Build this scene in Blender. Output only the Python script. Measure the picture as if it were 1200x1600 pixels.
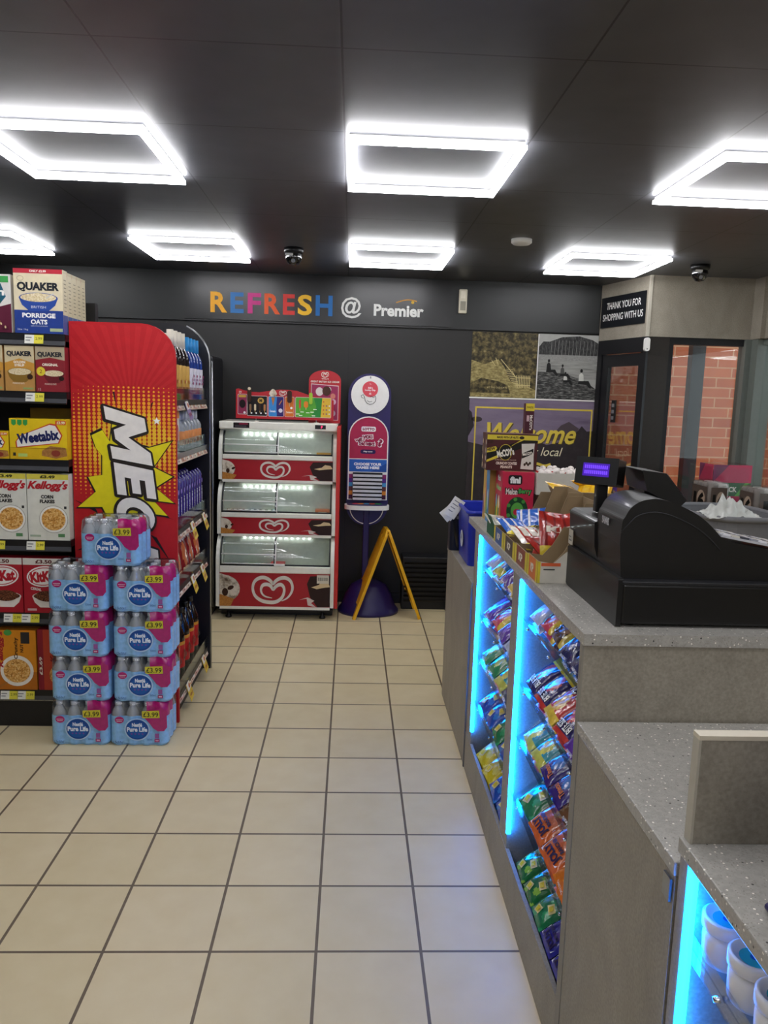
import bpy, bmesh, math, random
from mathutils import Matrix, Vector
PI = math.pi
R = math.radians
rnd = random.Random(7)
sc = bpy.context.scene
for o in list(bpy.data.objects):
    bpy.data.objects.remove(o)
C = sc.collection

# ------------------------------------------------------------------ camera
CAM = Vector((0.06545, -2.00913, 1.56888))
YAW, PITCH, ROLL, FPX = 0.0451864, -0.1464528, 0.0300826, 1210.95
_f = Vector((math.sin(YAW)*math.cos(PITCH), math.cos(YAW)*math.cos(PITCH), math.sin(PITCH)))
_r = Vector((math.cos(YAW), -math.sin(YAW), 0))
_u = _r.cross(_f)
_r2 = math.cos(ROLL)*_r + math.sin(ROLL)*_u
_u2 = -math.sin(ROLL)*_r + math.cos(ROLL)*_u
cd = bpy.data.cameras.new('camera'); cam = bpy.data.objects.new('camera', cd); C.objects.link(cam)
cd.sensor_fit = 'VERTICAL'; cd.sensor_height = 24.0; cd.lens = FPX/1600*24.0
cd.clip_start = 0.02; cd.clip_end = 100
cam.matrix_world = Matrix(((_r2.x, _u2.x, -_f.x, CAM.x), (_r2.y, _u2.y, -_f.y, CAM.y), (_r2.z, _u2.z, -_f.z, CAM.z), (0, 0, 0, 1)))
sc.camera = cam

def at(px, py, ax, val):
    """world point where the sight line of a photo pixel meets the plane axis=val (for measuring only)"""
    d = _r2*((px-600)/FPX) + _u2*((800-py)/FPX) + _f
    t = (val-CAM[ax])/d[ax]
    return CAM + d*t

# ------------------------------------------------------------------ light and exposure
LED_POWER = 17.0        # ceiling frames
BLUE_POWER = 28.0        # blue strips in the counter
SKY_POWER = 1.0         # daylight in the yard outside
sc.view_settings.view_transform = 'Standard'
sc.view_settings.look = 'None'
sc.view_settings.gamma = 1.0
sc.view_settings.exposure = 0.8
sc.view_settings.use_curve_mapping = False
w = bpy.data.worlds.new('world'); sc.world = w; w.use_nodes = True
bg = w.node_tree.nodes['Background']
bg.inputs[0].default_value = (0.86, 0.92, 1.0, 1); bg.inputs[1].default_value = SKY_POWER

# ------------------------------------------------------------------ materials
def lin(h):
    h = h.lstrip('#'); v = [int(h[i:i+2], 16)/255 for i in (0, 2, 4)]
    return tuple(((c/12.92) if c <= .04045 else ((c+.055)/1.055)**2.4) for c in v) + (1,)
_mc = {}
def mk(name, col, rough=.5, metal=0, emit=None, power=0, coat=0, noise=0, nscale=40, bump=0, trans=0, ior=1.45, spec=.5, alpha=1):
    m = bpy.data.materials.new(name); m.use_nodes = True
    nt = m.node_tree; b = nt.nodes['Principled BSDF']
    c = lin(col) if isinstance(col, str) else col
    b.inputs['Base Color'].default_value = c
    b.inputs['Roughness'].default_value = rough; b.inputs['Metallic'].default_value = metal
    b.inputs['Coat Weight'].default_value = coat; b.inputs['IOR'].default_value = ior
    b.inputs['Specular IOR Level'].default_value = spec
    b.inputs['Transmission Weight'].default_value = trans; b.inputs['Alpha'].default_value = alpha
    if emit:
        b.inputs['Emission Color'].default_value = lin(emit) if isinstance(emit, str) else emit
        b.inputs['Emission Strength'].default_value = power
    if noise or bump:
        tc = nt.nodes.new('ShaderNodeTexCoord'); n = nt.nodes.new('ShaderNodeTexNoise')
        n.inputs['Scale'].default_value = nscale; n.inputs['Detail'].default_value = 4
        nt.links.new(tc.outputs['Object'], n.inputs['Vector'])
        if noise:
            cr = nt.nodes.new('ShaderNodeValToRGB')
            cr.color_ramp.elements[0].position = .3; cr.color_ramp.elements[1].position = .7
            cr.color_ramp.elements[0].color = tuple(max(0, x*(1-noise)) for x in c[:3]) + (1,)
            cr.color_ramp.elements[1].color = tuple(min(1, x*(1+noise)) for x in c[:3]) + (1,)
            nt.links.new(n.outputs['Fac'], cr.inputs['Fac']); nt.links.new(cr.outputs['Color'], b.inputs['Base Color'])
        if bump:
            bp = nt.nodes.new('ShaderNodeBump'); bp.inputs['Strength'].default_value = bump; bp.inputs['Distance'].default_value = .002
            nt.links.new(n.outputs['Fac'], bp.inputs['Height']); nt.links.new(bp.outputs['Normal'], b.inputs['Normal'])
    return m
def K(h, rough=.42, noise=.05):
    """printed colour, by hex"""
    k = (h, rough)
    if k not in _mc: _mc[k] = mk('print_'+h.lstrip('#'), h, rough, noise=noise, nscale=30, spec=.35)
    return _mc[k]
def FO(h):
    """foil-like plastic film colour"""
    k = (h, 'foil')
    if k not in _mc: _mc[k] = mk('foil_'+h.lstrip('#'), h, .22, coat=.5, noise=.12, nscale=60, bump=.4)
    return _mc[k]
def pattern(name, kind, cols, scale=60, rough=.5, stretch=None, coord='Object', det=5, pos=None):
    m = bpy.data.materials.new(name); m.use_nodes = True; nt = m.node_tree; b = nt.nodes['Principled BSDF']
    b.inputs['Roughness'].default_value = rough; b.inputs['Specular IOR Level'].default_value = .3
    tc = nt.nodes.new('ShaderNodeTexCoord'); mp = nt.nodes.new('ShaderNodeMapping')
    if stretch: mp.inputs['Scale'].default_value = stretch
    nt.links.new(tc.outputs[coord], mp.inputs['Vector'])
    if kind == 'noise':
        t = nt.nodes.new('ShaderNodeTexNoise'); t.inputs['Detail'].default_value = det; t.inputs['Roughness'].default_value = .65; out = t.outputs['Fac']
    else:
        t = nt.nodes.new('ShaderNodeTexVoronoi'); out = t.outputs['Color'] if kind == 'cells' else t.outputs['Distance']
    t.inputs['Scale'].default_value = scale
    nt.links.new(mp.outputs['Vector'], t.inputs['Vector'])
    cr = nt.nodes.new('ShaderNodeValToRGB'); e = cr.color_ramp.elements
    n = len(cols); ps = pos or [i/(n-1) for i in range(n)]
    e[0].color = lin(cols[0]); e[0].position = ps[0]; e[1].color = lin(cols[-1]); e[1].position = ps[-1]
    for i in range(1, n-1):
        x = e.new(ps[i]); x.color = lin(cols[i])
    nt.links.new(out, cr.inputs['Fac']); nt.links.new(cr.outputs['Color'], b.inputs['Base Color'])
    return m

def stone(name, base, dark, light, speck=False):
    """grey stone: laminate with soft veins, or speckled worktop"""
    m = bpy.data.materials.new(name); m.use_nodes = True; nt = m.node_tree; b = nt.nodes['Principled BSDF']
    N = nt.nodes.new; L = nt.links.new
    tc = N('ShaderNodeTexCoord'); n = N('ShaderNodeTexNoise'); n.inputs['Scale'].default_value = 5 if not speck else 90
    n.inputs['Detail'].default_value = 9; n.inputs['Roughness'].default_value = .62; n.inputs['Distortion'].default_value = .8
    mp = N('ShaderNodeMapping'); mp.inputs['Rotation'].default_value = (.2, .5, .3); mp.inputs['Scale'].default_value = (1, 1, .6) if not speck else (1, 1, 1)
    L(tc.outputs['Object'], mp.inputs['Vector']); L(mp.outputs['Vector'], n.inputs['Vector'])
    cr = N('ShaderNodeValToRGB'); e = cr.color_ramp.elements
    e[0].position = .3; e[0].color = lin(dark); e[1].position = .72; e[1].color = lin(light)
    x = e.new(.5); x.color = lin(base)
    L(n.outputs['Fac'], cr.inputs['Fac']); last = cr.outputs['Color']
    if speck:
        for sc_, thr, colr, lo in ((115, .21, '#f4efe6', .62), (95, .19, '#3a3836', .78), (240, .26, '#8f8a82', .4)):
            v = N('ShaderNodeTexVoronoi'); v.inputs['Scale'].default_value = sc_
            L(tc.outputs['Object'], v.inputs['Vector'])
            lt = N('ShaderNodeMath'); lt.operation = 'LESS_THAN'; lt.inputs[1].default_value = thr
            L(v.outputs['Distance'], lt.inputs[0])
            sp = N('ShaderNodeSeparateColor'); L(v.outputs['Color'], sp.inputs[0])
            gt = N('ShaderNodeMath'); gt.operation = 'GREATER_THAN'; gt.inputs[1].default_value = lo
            L(sp.outputs[0], gt.inputs[0])
            ml = N('ShaderNodeMath'); ml.operation = 'MULTIPLY'; L(lt.outputs[0], ml.inputs[0]); L(gt.outputs[0], ml.inputs[1])
            mx = N('ShaderNodeMix'); mx.data_type = 'RGBA'; L(ml.outputs[0], mx.inputs[0]); L(last, mx.inputs[6]); mx.inputs[7].default_value = lin(colr)
            last = mx.outputs[2]
        b.inputs['Roughness'].default_value = .3
    else:
        b.inputs['Roughness'].default_value = .5
        n2 = N('ShaderNodeTexNoise'); n2.inputs['Scale'].default_value = 160; L(tc.outputs['Object'], n2.inputs['Vector'])
        mx = N('ShaderNodeMix'); mx.data_type = 'RGBA'; mx.blend_type = 'OVERLAY'; mx.inputs[0].default_value = .35
        L(last, mx.inputs[6]); L(n2.outputs['Fac'], mx.inputs[7]); last = mx.outputs[2]
    L(last, b.inputs['Base Color'])
    return m

def glassmat(name, tint=(1, 1, 1, 1), gloss=.1, rough=.02):
    m = bpy.data.materials.new(name); m.use_nodes = True; nt = m.node_tree
    for n in list(nt.nodes): nt.nodes.remove(n)
    N = nt.nodes.new; o = N('ShaderNodeOutputMaterial'); t = N('ShaderNodeBsdfTransparent'); g = N('ShaderNodeBsdfGlossy')
    t.inputs[0].default_value = tint; g.inputs['Roughness'].default_value = rough
    lw = N('ShaderNodeLayerWeight'); lw.inputs[0].default_value = .25
    ad = N('ShaderNodeMath'); ad.operation = 'ADD'; ad.inputs[1].default_value = gloss; ad.use_clamp = True
    ml = N('ShaderNodeMath'); ml.operation = 'MULTIPLY'; ml.inputs[1].default_value = .5
    nt.links.new(lw.outputs['Fresnel'], ml.inputs[0]); nt.links.new(ml.outputs[0], ad.inputs[0])
    mx = N('ShaderNodeMixShader'); nt.links.new(ad.outputs[0], mx.inputs[0]); nt.links.new(t.outputs[0], mx.inputs[1]); nt.links.new(g.outputs[0], mx.inputs[2])
    nt.links.new(mx.outputs[0], o.inputs[0])
    return m

def tilemat(name, col, var, mortar, bw, bh, ms, loc, axes='xy', offset=0, rough=.3, bump=.3):
    m = bpy.data.materials.new(name); m.use_nodes = True; nt = m.node_tree; b = nt.nodes['Principled BSDF']
    N = nt.nodes.new; L = nt.links.new
    tc = N('ShaderNodeTexCoord'); sx = N('ShaderNodeSeparateXYZ'); cx = N('ShaderNodeCombineXYZ')
    L(tc.outputs['Object'], sx.inputs[0])
    idx = {'x': 0, 'y': 1, 'z': 2}
    L(sx.outputs[idx[axes[0]]], cx.inputs[0]); L(sx.outputs[idx[axes[1]]], cx.inputs[1])
    mp = N('ShaderNodeMapping'); mp.inputs['Location'].default_value = (loc[0], loc[1], 0); L(cx.outputs[0], mp.inputs['Vector'])
    br = N('ShaderNodeTexBrick'); br.offset = offset; br.squash = 1
    br.inputs['Scale'].default_value = 1; br.inputs['Brick Width'].default_value = bw; br.inputs['Row Height'].default_value = bh
    br.inputs['Mortar Size'].default_value = ms; br.inputs['Mortar Smooth'].default_value = .05; br.inputs['Bias'].default_value = 0
    br.inputs['Color1'].default_value = lin(col); br.inputs['Color2'].default_value = lin(var); br.inputs['Mortar'].default_value = lin(mortar)
    L(mp.outputs['Vector'], br.inputs['Vector'])
    n = N('ShaderNodeTexNoise'); n.inputs['Scale'].default_value = 9; n.inputs['Detail'].default_value = 6
    L(tc.outputs['Object'], n.inputs['Vector'])
    mx = N('ShaderNodeMix'); mx.data_type = 'RGBA'; mx.blend_type = 'SOFT_LIGHT'; mx.inputs[0].default_value = .25
    L(br.outputs['Color'], mx.inputs[6]); L(n.outputs['Fac'], mx.inputs[7]); L(mx.outputs[2], b.inputs['Base Color'])
    b.inputs['Roughness'].default_value = rough
    iv = N('ShaderNodeMath'); iv.operation = 'SUBTRACT'; iv.inputs[0].default_value = 1; L(br.outputs['Fac'], iv.inputs[1])
    bp = N('ShaderNodeBump'); bp.inputs['Strength'].default_value = bump; bp.inputs['Distance'].default_value = .002
    L(iv.outputs[0], bp.inputs['Height']); L(bp.outputs['Normal'], b.inputs['Normal'])
    return m

BLACK = mk('black_plastic', '#111113', .35, noise=.1)
BLACKM = mk('black_metal', '#17171a', .4, noise=.1)
WALLM = mk('charcoal_panel', '#1e1d1c', .5, noise=.06, nscale=3)
FASC = mk('black_fascia', '#121214', .3, noise=.05)
FASC2 = mk('dark_fascia', '#151818', .4, noise=.05)
WHITE = mk('white_enamel', '#eeecdf', .3, noise=.03)
PWHITE = mk('white_plastic', '#e9e8e4', .35, noise=.02)
GREYP = mk('grey_plastic', '#77777a', .45, noise=.05)
STEEL = mk('brushed_steel', '#9a9c9e', .3, metal=1, noise=.05)
CHROME = mk('chrome', '#d8dadd', .12, metal=1)
LAM = stone('stone_laminate', '#938c7f', '#867f73', '#9e9789')
TOP = stone('speckled_worktop', '#a5a29b', '#96938c', '#b1aea7', True)
LEDM = mk('white_led_tube', '#ffffff', .5, emit=(.97, .97, 1, 1), power=LED_POWER)
BLUEM = mk('blue_led_tube', '#20c8ff', .5, emit=(.002, .2, 1, 1), power=BLUE_POWER)
ACRY = glassmat('clear_acrylic', (.93, .96, .97, 1), .06, .05)
FILM = glassmat('shrink_film', (.95, .97, .98, 1), .12, .12)
GLASS = glassmat('window_glass', (.93, .96, .95, 1), .05, .01)
CAVE = glassmat('freezer_glass', (.9, .95, .94, 1), .05, .03)
FILM2 = glassmat('pack_film', (.96, .97, .98, 1), .03, .1)
BLUEBIN = mk('blue_plastic', '#1c2fa8', .35, noise=.05)
KRAFT = mk('kraft_card', '#8f7a5b', .75, noise=.06, nscale=25)
PURPLE = mk('purple_plastic', '#251b56', .35, noise=.05)
YELLOWP = mk('yellow_plastic', '#e5ab12', .4, noise=.05)
FLAKES = pattern('cereal_flakes', 'cells', ['#8a5a22', '#c98a3c', '#e2b063', '#f0cf90'], 170)
DFLAKES = pattern('chocolate_cereal', 'cells', ['#2b140c', '#4a2415', '#6b3a22', '#8b5a3c'], 190)
OATS = pattern('porridge', 'noise', ['#b39a6c', '#dccba2', '#efe6cc'], 160, pos=[.3, .5, .7])
SWEETS = pattern('mixed_sweets', 'cells', ['#c23b2a', '#e0c12c', '#3f8d3a', '#d77a2a', '#e6dfd0'], 120)

# ------------------------------------------------------------------ text geometry
_tc = {}
def tgeo(s, bold=0.0, shear=0.0, sp=1.0):
    k = (s, bold, shear, sp)
    if k in _tc: return _tc[k]
    cu = bpy.data.curves.new('lettering', 'FONT'); cu.body = s; cu.size = 1; cu.resolution_u = 3
    cu.offset = bold; cu.shear = shear; cu.space_character = sp; cu.fill_mode = 'BOTH'; cu.space_line = .85; cu.align_x = 'CENTER'
    ob = bpy.data.objects.new('lettering', cu)
    me = bpy.data.meshes.new_from_object(ob)
    vs = [(v.co.x, v.co.y) for v in me.vertices]; fs = [tuple(p.vertices) for p in me.polygons]
    bpy.data.objects.remove(ob); bpy.data.curves.remove(cu); bpy.data.meshes.remove(me)
    xs = [v[0] for v in vs] or [0, 1]; ys = [v[1] for v in vs] or [0, 1]
    # outward facing
    if fs:
        a, b_, c = [vs[i] for i in fs[0][:3]]
        if (b_[0]-a[0])*(c[1]-a[1])-(b_[1]-a[1])*(c[0]-a[0]) < 0: fs = [tuple(reversed(f)) for f in fs]
    r = (vs, fs, min(xs), min(ys), max(xs)-min(xs), max(ys)-min(ys))
    _tc[k] = r
    return r

def frame(o, u, v):
    u = Vector(u).normalized(); v = Vector(v).normalized(); n = u.cross(v)
    return Matrix(((u.x, v.x, n.x, o[0]), (u.y, v.y, n.y, o[1]), (u.z, v.z, n.z, o[2]), (0, 0, 0, 1)))
DIRS = {'-y': ((1, 0, 0), (0, 0, 1)), '+y': ((-1, 0, 0), (0, 0, 1)), '+x': ((0, 1, 0), (0, 0, 1)), '-x': ((0, -1, 0), (0, 0, 1)), '+z': ((1, 0, 0), (0, 1, 0))}
def FR(d, x, y, z): return frame((x, y, z), *DIRS[d])

class MB:
    def __init__(s): s.v = []; s.f = []; s.mi = []; s.mats = []; s.M = Matrix.Identity(4); s.warp = None; s.sm = []
    def fr(s, d, x, y, z): s.M = FR(d, x, y, z); return s
    def id(s): s.M = Matrix.Identity(4); return s
    def add(s, vs, fs, mat, smooth=False):
        if mat not in s.mats: s.mats.append(mat)
        i = s.mats.index(mat); b = len(s.v)
        for p in vs:
            p = Vector(p)
            if s.warp: p = Vector((p.x, p.y, p.z+s.warp(p.x, p.y)))
            s.v.append(tuple(s.M @ p))
        for f in fs: s.f.append(tuple(b+k for k in f)); s.mi.append(i); s.sm.append(smooth)
        return s
    def box(s, x0, y0, z0, x1, y1, z1, mat):
        v = [(x0, y0, z0), (x1, y0, z0), (x1, y1, z0), (x0, y1, z0), (x0, y0, z1), (x1, y0, z1), (x1, y1, z1), (x0, y1, z1)]
        return s.add(v, [(0, 3, 2, 1), (4, 5, 6, 7), (0, 1, 5, 4), (1, 2, 6, 5), (2, 3, 7, 6), (3, 0, 4, 7)], mat)
    def poly(s, pts, mat, w=0.0):
        a = sum(pts[i][0]*pts[(i+1) % len(pts)][1]-pts[(i+1) % len(pts)][0]*pts[i][1] for i in range(len(pts)))
        if a < 0: pts = list(reversed(pts))
        return s.add([(p[0], p[1], w) for p in pts], [tuple(range(len(pts)))], mat)
    def prism(s, pts, w0, w1, mat, side=None, cap=True):
        a = sum(pts[i][0]*pts[(i+1) % len(pts)][1]-pts[(i+1) % len(pts)][0]*pts[i][1] for i in range(len(pts)))
        if a < 0: pts = list(reversed(pts))
        n = len(pts); v = [(p[0], p[1], w0) for p in pts]+[(p[0], p[1], w1) for p in pts]
        if cap: s.add(v, [tuple(reversed(range(n))), tuple(range(n, 2*n))], mat)
        return s.add(v, [(i, (i+1) % n, n+(i+1) % n, n+i) for i in range(n)], side or mat)
    def rect(s, x0, y0, x1, y1, mat, w=0.0): return s.poly([(x0, y0), (x1, y0), (x1, y1), (x0, y1)], mat, w)
    def disc(s, x, y, rx, ry, mat, w=0.0, n=28, rot=0):
        c, q = math.cos(rot), math.sin(rot)
        return s.poly([(x+rx*math.cos(2*PI*i/n)*c-ry*math.sin(2*PI*i/n)*q, y+rx*math.cos(2*PI*i/n)*q+ry*math.sin(2*PI*i/n)*c) for i in range(n)], mat, w)
    def ring(s, x, y, rx, ry, t, mat, w=0.0, n=32, a0=0, a1=2*PI):
        vs = []; k = n if abs(a1-a0) > 6.28 else n+1
        for i in range(k):
            a = a0+(a1-a0)*i/n
            vs += [(x+rx*math.cos(a), y+ry*math.sin(a), w), (x+(rx-t)*math.cos(a), y+(ry-t)*math.sin(a), w)]
        fs = [(2*i, 2*((i+1) % k), 2*((i+1) % k)+1, 2*i+1) for i in range(n)]
        return s.add(vs, fs, mat)
    def line(s, pts, t, mat, w=0.0):
        """flat stroke along pts, thickness t"""
        vs = []; n = len(pts)
        for i, p in enumerate(pts):
            a = Vector(pts[max(0, i-1)]); b = Vector(pts[min(n-1, i+1)]); d = (b-a); d = d.normalized() if d.length > 0 else Vector((1, 0)); q = Vector((-d.y, d.x))*t/2
            vs += [(p[0]+q.x, p[1]+q.y, w), (p[0]-q.x, p[1]-q.y, w)]
        return s.add(vs, [(2*i, 2*i+1, 2*i+3, 2*i+2) for i in range(n-1)], mat)
    def text(s, t, x, y, h, mat, w=.0006, width=None, rot=0, bold=.0, shear=0, sp=1.0, skew=0):
        vs, fs, x0, y0, W, H = tgeo(t, bold, shear, sp)
        k = h/H; kx = (width/W) if width else k
        c, q = math.cos(rot), math.sin(rot); o = []
        for a, b in vs:
            a = (a-x0-W/2)*kx; b = (b-y0-H/2)*k; a += skew*b
            o.append((x+a*c-b*q, y+a*q+b*c, w))
        return s.add(o, fs, mat)
    def lathe(s, prof, mat, n=20, c=(0, 0, 0), axis='z', a0=0, a1=2*PI, smooth=True):
        full = abs(a1-a0) > 6.28; k = n if full else n+1; vs = []
        for r, z in prof:
            for i in range(k):
                a = a0+(a1-a0)*i/n; p = (r*math.cos(a), r*math.sin(a), z)
                if axis == 'y': p = (p[0], -p[2], p[1])
                if axis == 'x': p = (p[2], p[0], p[1])
                vs.append((c[0]+p[0], c[1]+p[1], c[2]+p[2]))
        fs = []
        for j in range(len(prof)-1):
            for i in range(n): a = j*k+i; b = j*k+(i+1) % k; fs.append((a, b, b+k, a+k))
        return s.add(vs, fs, mat, smooth)
    def tube(s, pts, r, mat, n=10, caps=True, smooth=True):
        vs = []; P = [Vector(p) for p in pts]; up = None
        for i, p in enumerate(P):
            d = (P[min(i+1, len(P)-1)]-P[max(i-1, 0)]).normalized()
            if up is None: up = Vector((0, 0, 1)) if abs(d.z) < .9 else Vector((1, 0, 0))
            a = d.cross(up).normalized(); b = a.cross(d).normalized(); up = b
            rr = r[i] if isinstance(r, (list, tuple)) else r
            for k in range(n): t = 2*PI*k/n; vs.append(tuple(p+a*rr*math.cos(t)+b*rr*math.sin(t)))
        fs = []
        for i in range(len(P)-1):
            for k in range(n): fs.append((i*n+k, i*n+(k+1) % n, (i+1)*n+(k+1) % n, (i+1)*n+k))
        if caps: fs += [tuple(reversed(range(n))), tuple(range((len(P)-1)*n, len(P)*n))]
        return s.add(vs, fs, mat, smooth)
    def build(s, name, parent=None, loc=None, bevel=0, seg=2, kind=None, label=None, rot=None, sub=0):
        me = bpy.data.meshes.new(name); me.from_pydata(s.v, [], s.f)
        for m in s.mats: me.materials.append(m)
        me.polygons.foreach_set('material_index', s.mi); me.polygons.foreach_set('use_smooth', s.sm)
        me.update(); o = bpy.data.objects.new(name, me); C.objects.link(o)
        if parent: o.parent = parent
        if loc: o.location = loc
        if rot: o.rotation_euler = rot
        if bevel:
            b = o.modifiers.new('bevel', 'BEVEL'); b.width = bevel; b.segments = seg; b.limit_method = 'ANGLE'; b.angle_limit = R(50); b.harden_normals = False
        if sub:
            b = o.modifiers.new('sub', 'SUBSURF'); b.levels = sub; b.render_levels = sub
        if kind: o['kind'] = kind
        if label: o['label'] = label
        return o

def rrect(x0, y0, x1, y1, r, n=5, corners=(1, 1, 1, 1)):
    """rounded rectangle outline; corners = bottom-left, bottom-right, top-right, top-left"""
    out = []
    for (cx, cy, a, on, px, py) in ((x0+r, y0+r, PI, corners[0], x0, y0), (x1-r, y0+r, 1.5*PI, corners[1], x1, y0), (x1-r, y1-r, 0, corners[2], x1, y1), (x0+r, y1-r, .5*PI, corners[3], x0, y1)):
        if on: out += [(cx+r*math.cos(a+.5*PI*i/n), cy+r*math.sin(a+.5*PI*i/n)) for i in range(n+1)]
        else: out.append((px, py))
    return out

def thing(name, label, cat, loc=(0, 0, 0), rotz=0, group=None):
    o = bpy.data.objects.new(name, None); C.objects.link(o); o.empty_display_size = .05
    o.location = loc; o.rotation_euler = (0, 0, rotz); o['label'] = label; o['category'] = cat
    if group: o['group'] = group
    return o
def tag(o, label, cat, group=None):
    o['label'] = label; o['category'] = cat
    if group: o['group'] = group
    return o
def dup(root, label=None, loc=None, rot=None, group=None):
    r = root.copy(); C.objects.link(r)
    if label: r['label'] = label
    if loc is not None: r.location = loc
    if rot is not None: r.rotation_euler = rot
    if group: r['group'] = group
    for ch in list(root.children):
        c = ch.copy(); C.objects.link(c); c.parent = r
        for g in list(ch.children):
            d = g.copy(); C.objects.link(d); d.parent = c
    return r
def struct(mb, name, **k): return mb.build(name, kind='structure', **k)

# ================================================================== THE SETTING
XL, XR, YB, YF, ZC = -3.2, 2.78, -5.4, 3.82, 2.43
FLOORM = tilemat('cream_floor_tiles', '#dccba3', '#d7c69c', '#6a5b49', .3, .3, .0045, (0, 0), rough=.42, bump=.15)
BRICKM = tilemat('red_brickwork', '#b8623c', '#a45030', '#c08c68', .26, .087, .006, (0, 0), 'xz', .5, rough=.85, bump=.8)
CEILM = tilemat('dark_ceiling_panels', '#505156', '#4e4f54', '#26262a', .62, .62, .003, (-.02, -.08), rough=.42, bump=.4)
b = MB(); b.box(XL-.1, YB-.1, -.08, 6.5, 7, 0, FLOORM); struct(b, 'floor')
b = MB(); b.add([(XL-.1, YB-.1, ZC), (1.9, YB-.1, ZC), (1.9, YF+.1, ZC), (XL-.1, YF+.1, ZC)], [(3, 2, 1, 0)], CEILM)
b.add([(1.9, YB-.1, ZC), (XR+.1, YB-.1, ZC), (XR+.1, 3.27, ZC), (2.04, 3.27, ZC), (1.9, 3.82, ZC)], [(4, 3, 2, 1, 0)], CEILM)
b.box(XL-.1, YB-.1, ZC+.02, XR+.1, 3.27, ZC+.1, BLACK); b.box(XL-.1, 3.27, ZC+.02, 1.9, YF+.1, ZC+.1, BLACK); struct(b, 'ceiling')
b = MB(); b.box(XL-.12, YB, 0, XL, YF, ZC+.02, WALLM); struct(b, 'wall_left')
b = MB(); b.box(XL, YB-.12, 0, XR, YB, ZC+.02, mk('plain_wall', '#c8c6c0', .6, noise=.04)); struct(b, 'wall_back')
b = MB(); b.box(XL, YF, 0, 1.9, YF+.15, ZC+.02, WALLM)
for x in (-1.3, .03):
    b.box(x, YF-.002, 0, x+.006, YF+.01, 2.09, BLACK)
struct(b, 'wall_far')
b = MB(); b.box(XL, YF-.02, 2.09, 1.88, YF, ZC, FASC2); b.box(XL, YF-.024, 2.082, 1.88, YF, 2.09, BLACK); struct(b, 'trim_1')
b = MB(); b.box(XL, YF-.012, 0, 1.88, YF, .08, BLACKM); struct(b, 'baseboard_far')
b = MB(); b.box(XR, YB, 0, XR+.12, 1.6, ZC+.02, LAM); b.box(XR, 1.6, 0, XR+.12, 3.16, .9, LAM); b.box(XR, 1.6, 2.03, XR+.12, 3.16, ZC+.02, LAM); struct(b, 'wall_right')
# pelmet over the glazed corner
PA, PB_ = Vector((1.885, 3.80)), Vector((2.04, 3.25))
b = MB(); d = (PB_-PA).normalized(); n = Vector((-d.y, d.x))*-1
if n.x > 0: n = -n
out = [PA, PB_, Vector((XR, 3.25)), Vector((XR, 3.31)), Vector((2.08, 3.31)), PA-n*.06]
b.prism([tuple(p) for p in out], 2.03, ZC, LAM)
EDGE = mk('pelmet_edge_strip', '#b5b0a2', .4, noise=.03)
b.box(PB_.x-.008, PB_.y-.008, 2.03, PB_.x+.012, PB_.y+.01, ZC-.001, EDGE)
struct(b, 'trim_2')
b = MB(); b.box(XR-.03, 3.12, 2.03, XR+.0, 3.25, ZC-.002, LAM); struct(b, 'trim_3')
# door in the slanted face
BROWN = mk('dark_bronze_frame', '#2b2724', .35, noise=.08)
L_ = (PB_-PA).length
b = MB(); b.M = frame((PA.x, PA.y, 0), (d.x, d.y, 0), (0, 0, 1))
b.box(0, 0, -.05, .05, 2.03, 0, BLACKM); b.box(.05, 1.93, -.05, L_, 2.03, 0, BLACKM); b.box(.05, 0, -.05, L_, .08, 0, BLACKM); b.box(L_-.03, .08, -.05, L_, 1.93, 0, BLACKM)
df = struct(b, 'door_1')
b = MB(); b.M = frame((PA.x, PA.y, 0), (d.x, d.y, 0), (0, 0, 1))
for (a, c, e, f) in ((.055, .085, .13, 1.925), (L_-.085, .085, L_-.032, 1.925), (.13, 1.84, L_-.085, 1.925), (.13, .085, L_-.085, .2)):
    b.box(a, c, -.04, e, f, -.01, BLACKM)
b.build('door_leaf', df)
b = MB(); b.M = frame((PA.x, PA.y, 0), (d.x, d.y, 0), (0, 0, 1)); b.box(.13, .2, -.03, L_-.085, 1.84, -.024, GLASS); b.build('door_glass', df)
b = MB(); b.M = frame((PA.x, PA.y, 0), (d.x, d.y, 0), (0, 0, 1)); b.box(.2, 1.44, -.024, .245, 1.6, -.012, BLACK)
for k in range(3): b.rect(.208, 1.46+k*.045, .237, 1.485+k*.045, GREYP, -.011)
b.build('door_notice', df)
# corner column and front glazing
b = MB(); b.box(2.045, 3.255, 0, 2.2, 3.36, 2.03, BROWN); struct(b, 'trim_4')
b = MB(); b.box(2.2, 3.27, 1.985, 2.72, 3.33, 2.03, BLACKM); b.box(2.2, 3.27, 0, 2.72, 3.33, .12, BLACKM)
b.box(2.2, 3.27, .12, 2.235, 3.33, 1.985, BLACKM); wf = struct(b, 'window_1')
b = MB(); b.box(2.235, 3.295, .12, 2.72, 3.301, 1.985, GLASS); b.build('window_pane', wf)
POSTM = mk('grey_green_post', '#6a706a', .35, noise=.05)
b = MB(); b.box(2.72, 3.24, 0, XR+.12, 3.34, 2.03, POSTM); b.box(XR-.02, 3.16, 0, XR+.1, 3.24, 2.03, POSTM); struct(b, 'trim_5')
b = MB(); b.box(XR+.02, 1.6, .9, XR+.06, 1.65, 2.03, POSTM); b.box(XR+.02, 1.65, .9, XR+.06, 3.16, .94, POSTM); b.box(XR+.02, 1.65, 1.99, XR+.06, 3.16, 2.03, POSTM); w2 = struct(b, 'window_2')
b = MB(); b.box(XR+.035, 1.65, .94, XR+.041, 3.16, 1.99, GLASS); b.build('window_pane', w2)
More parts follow.
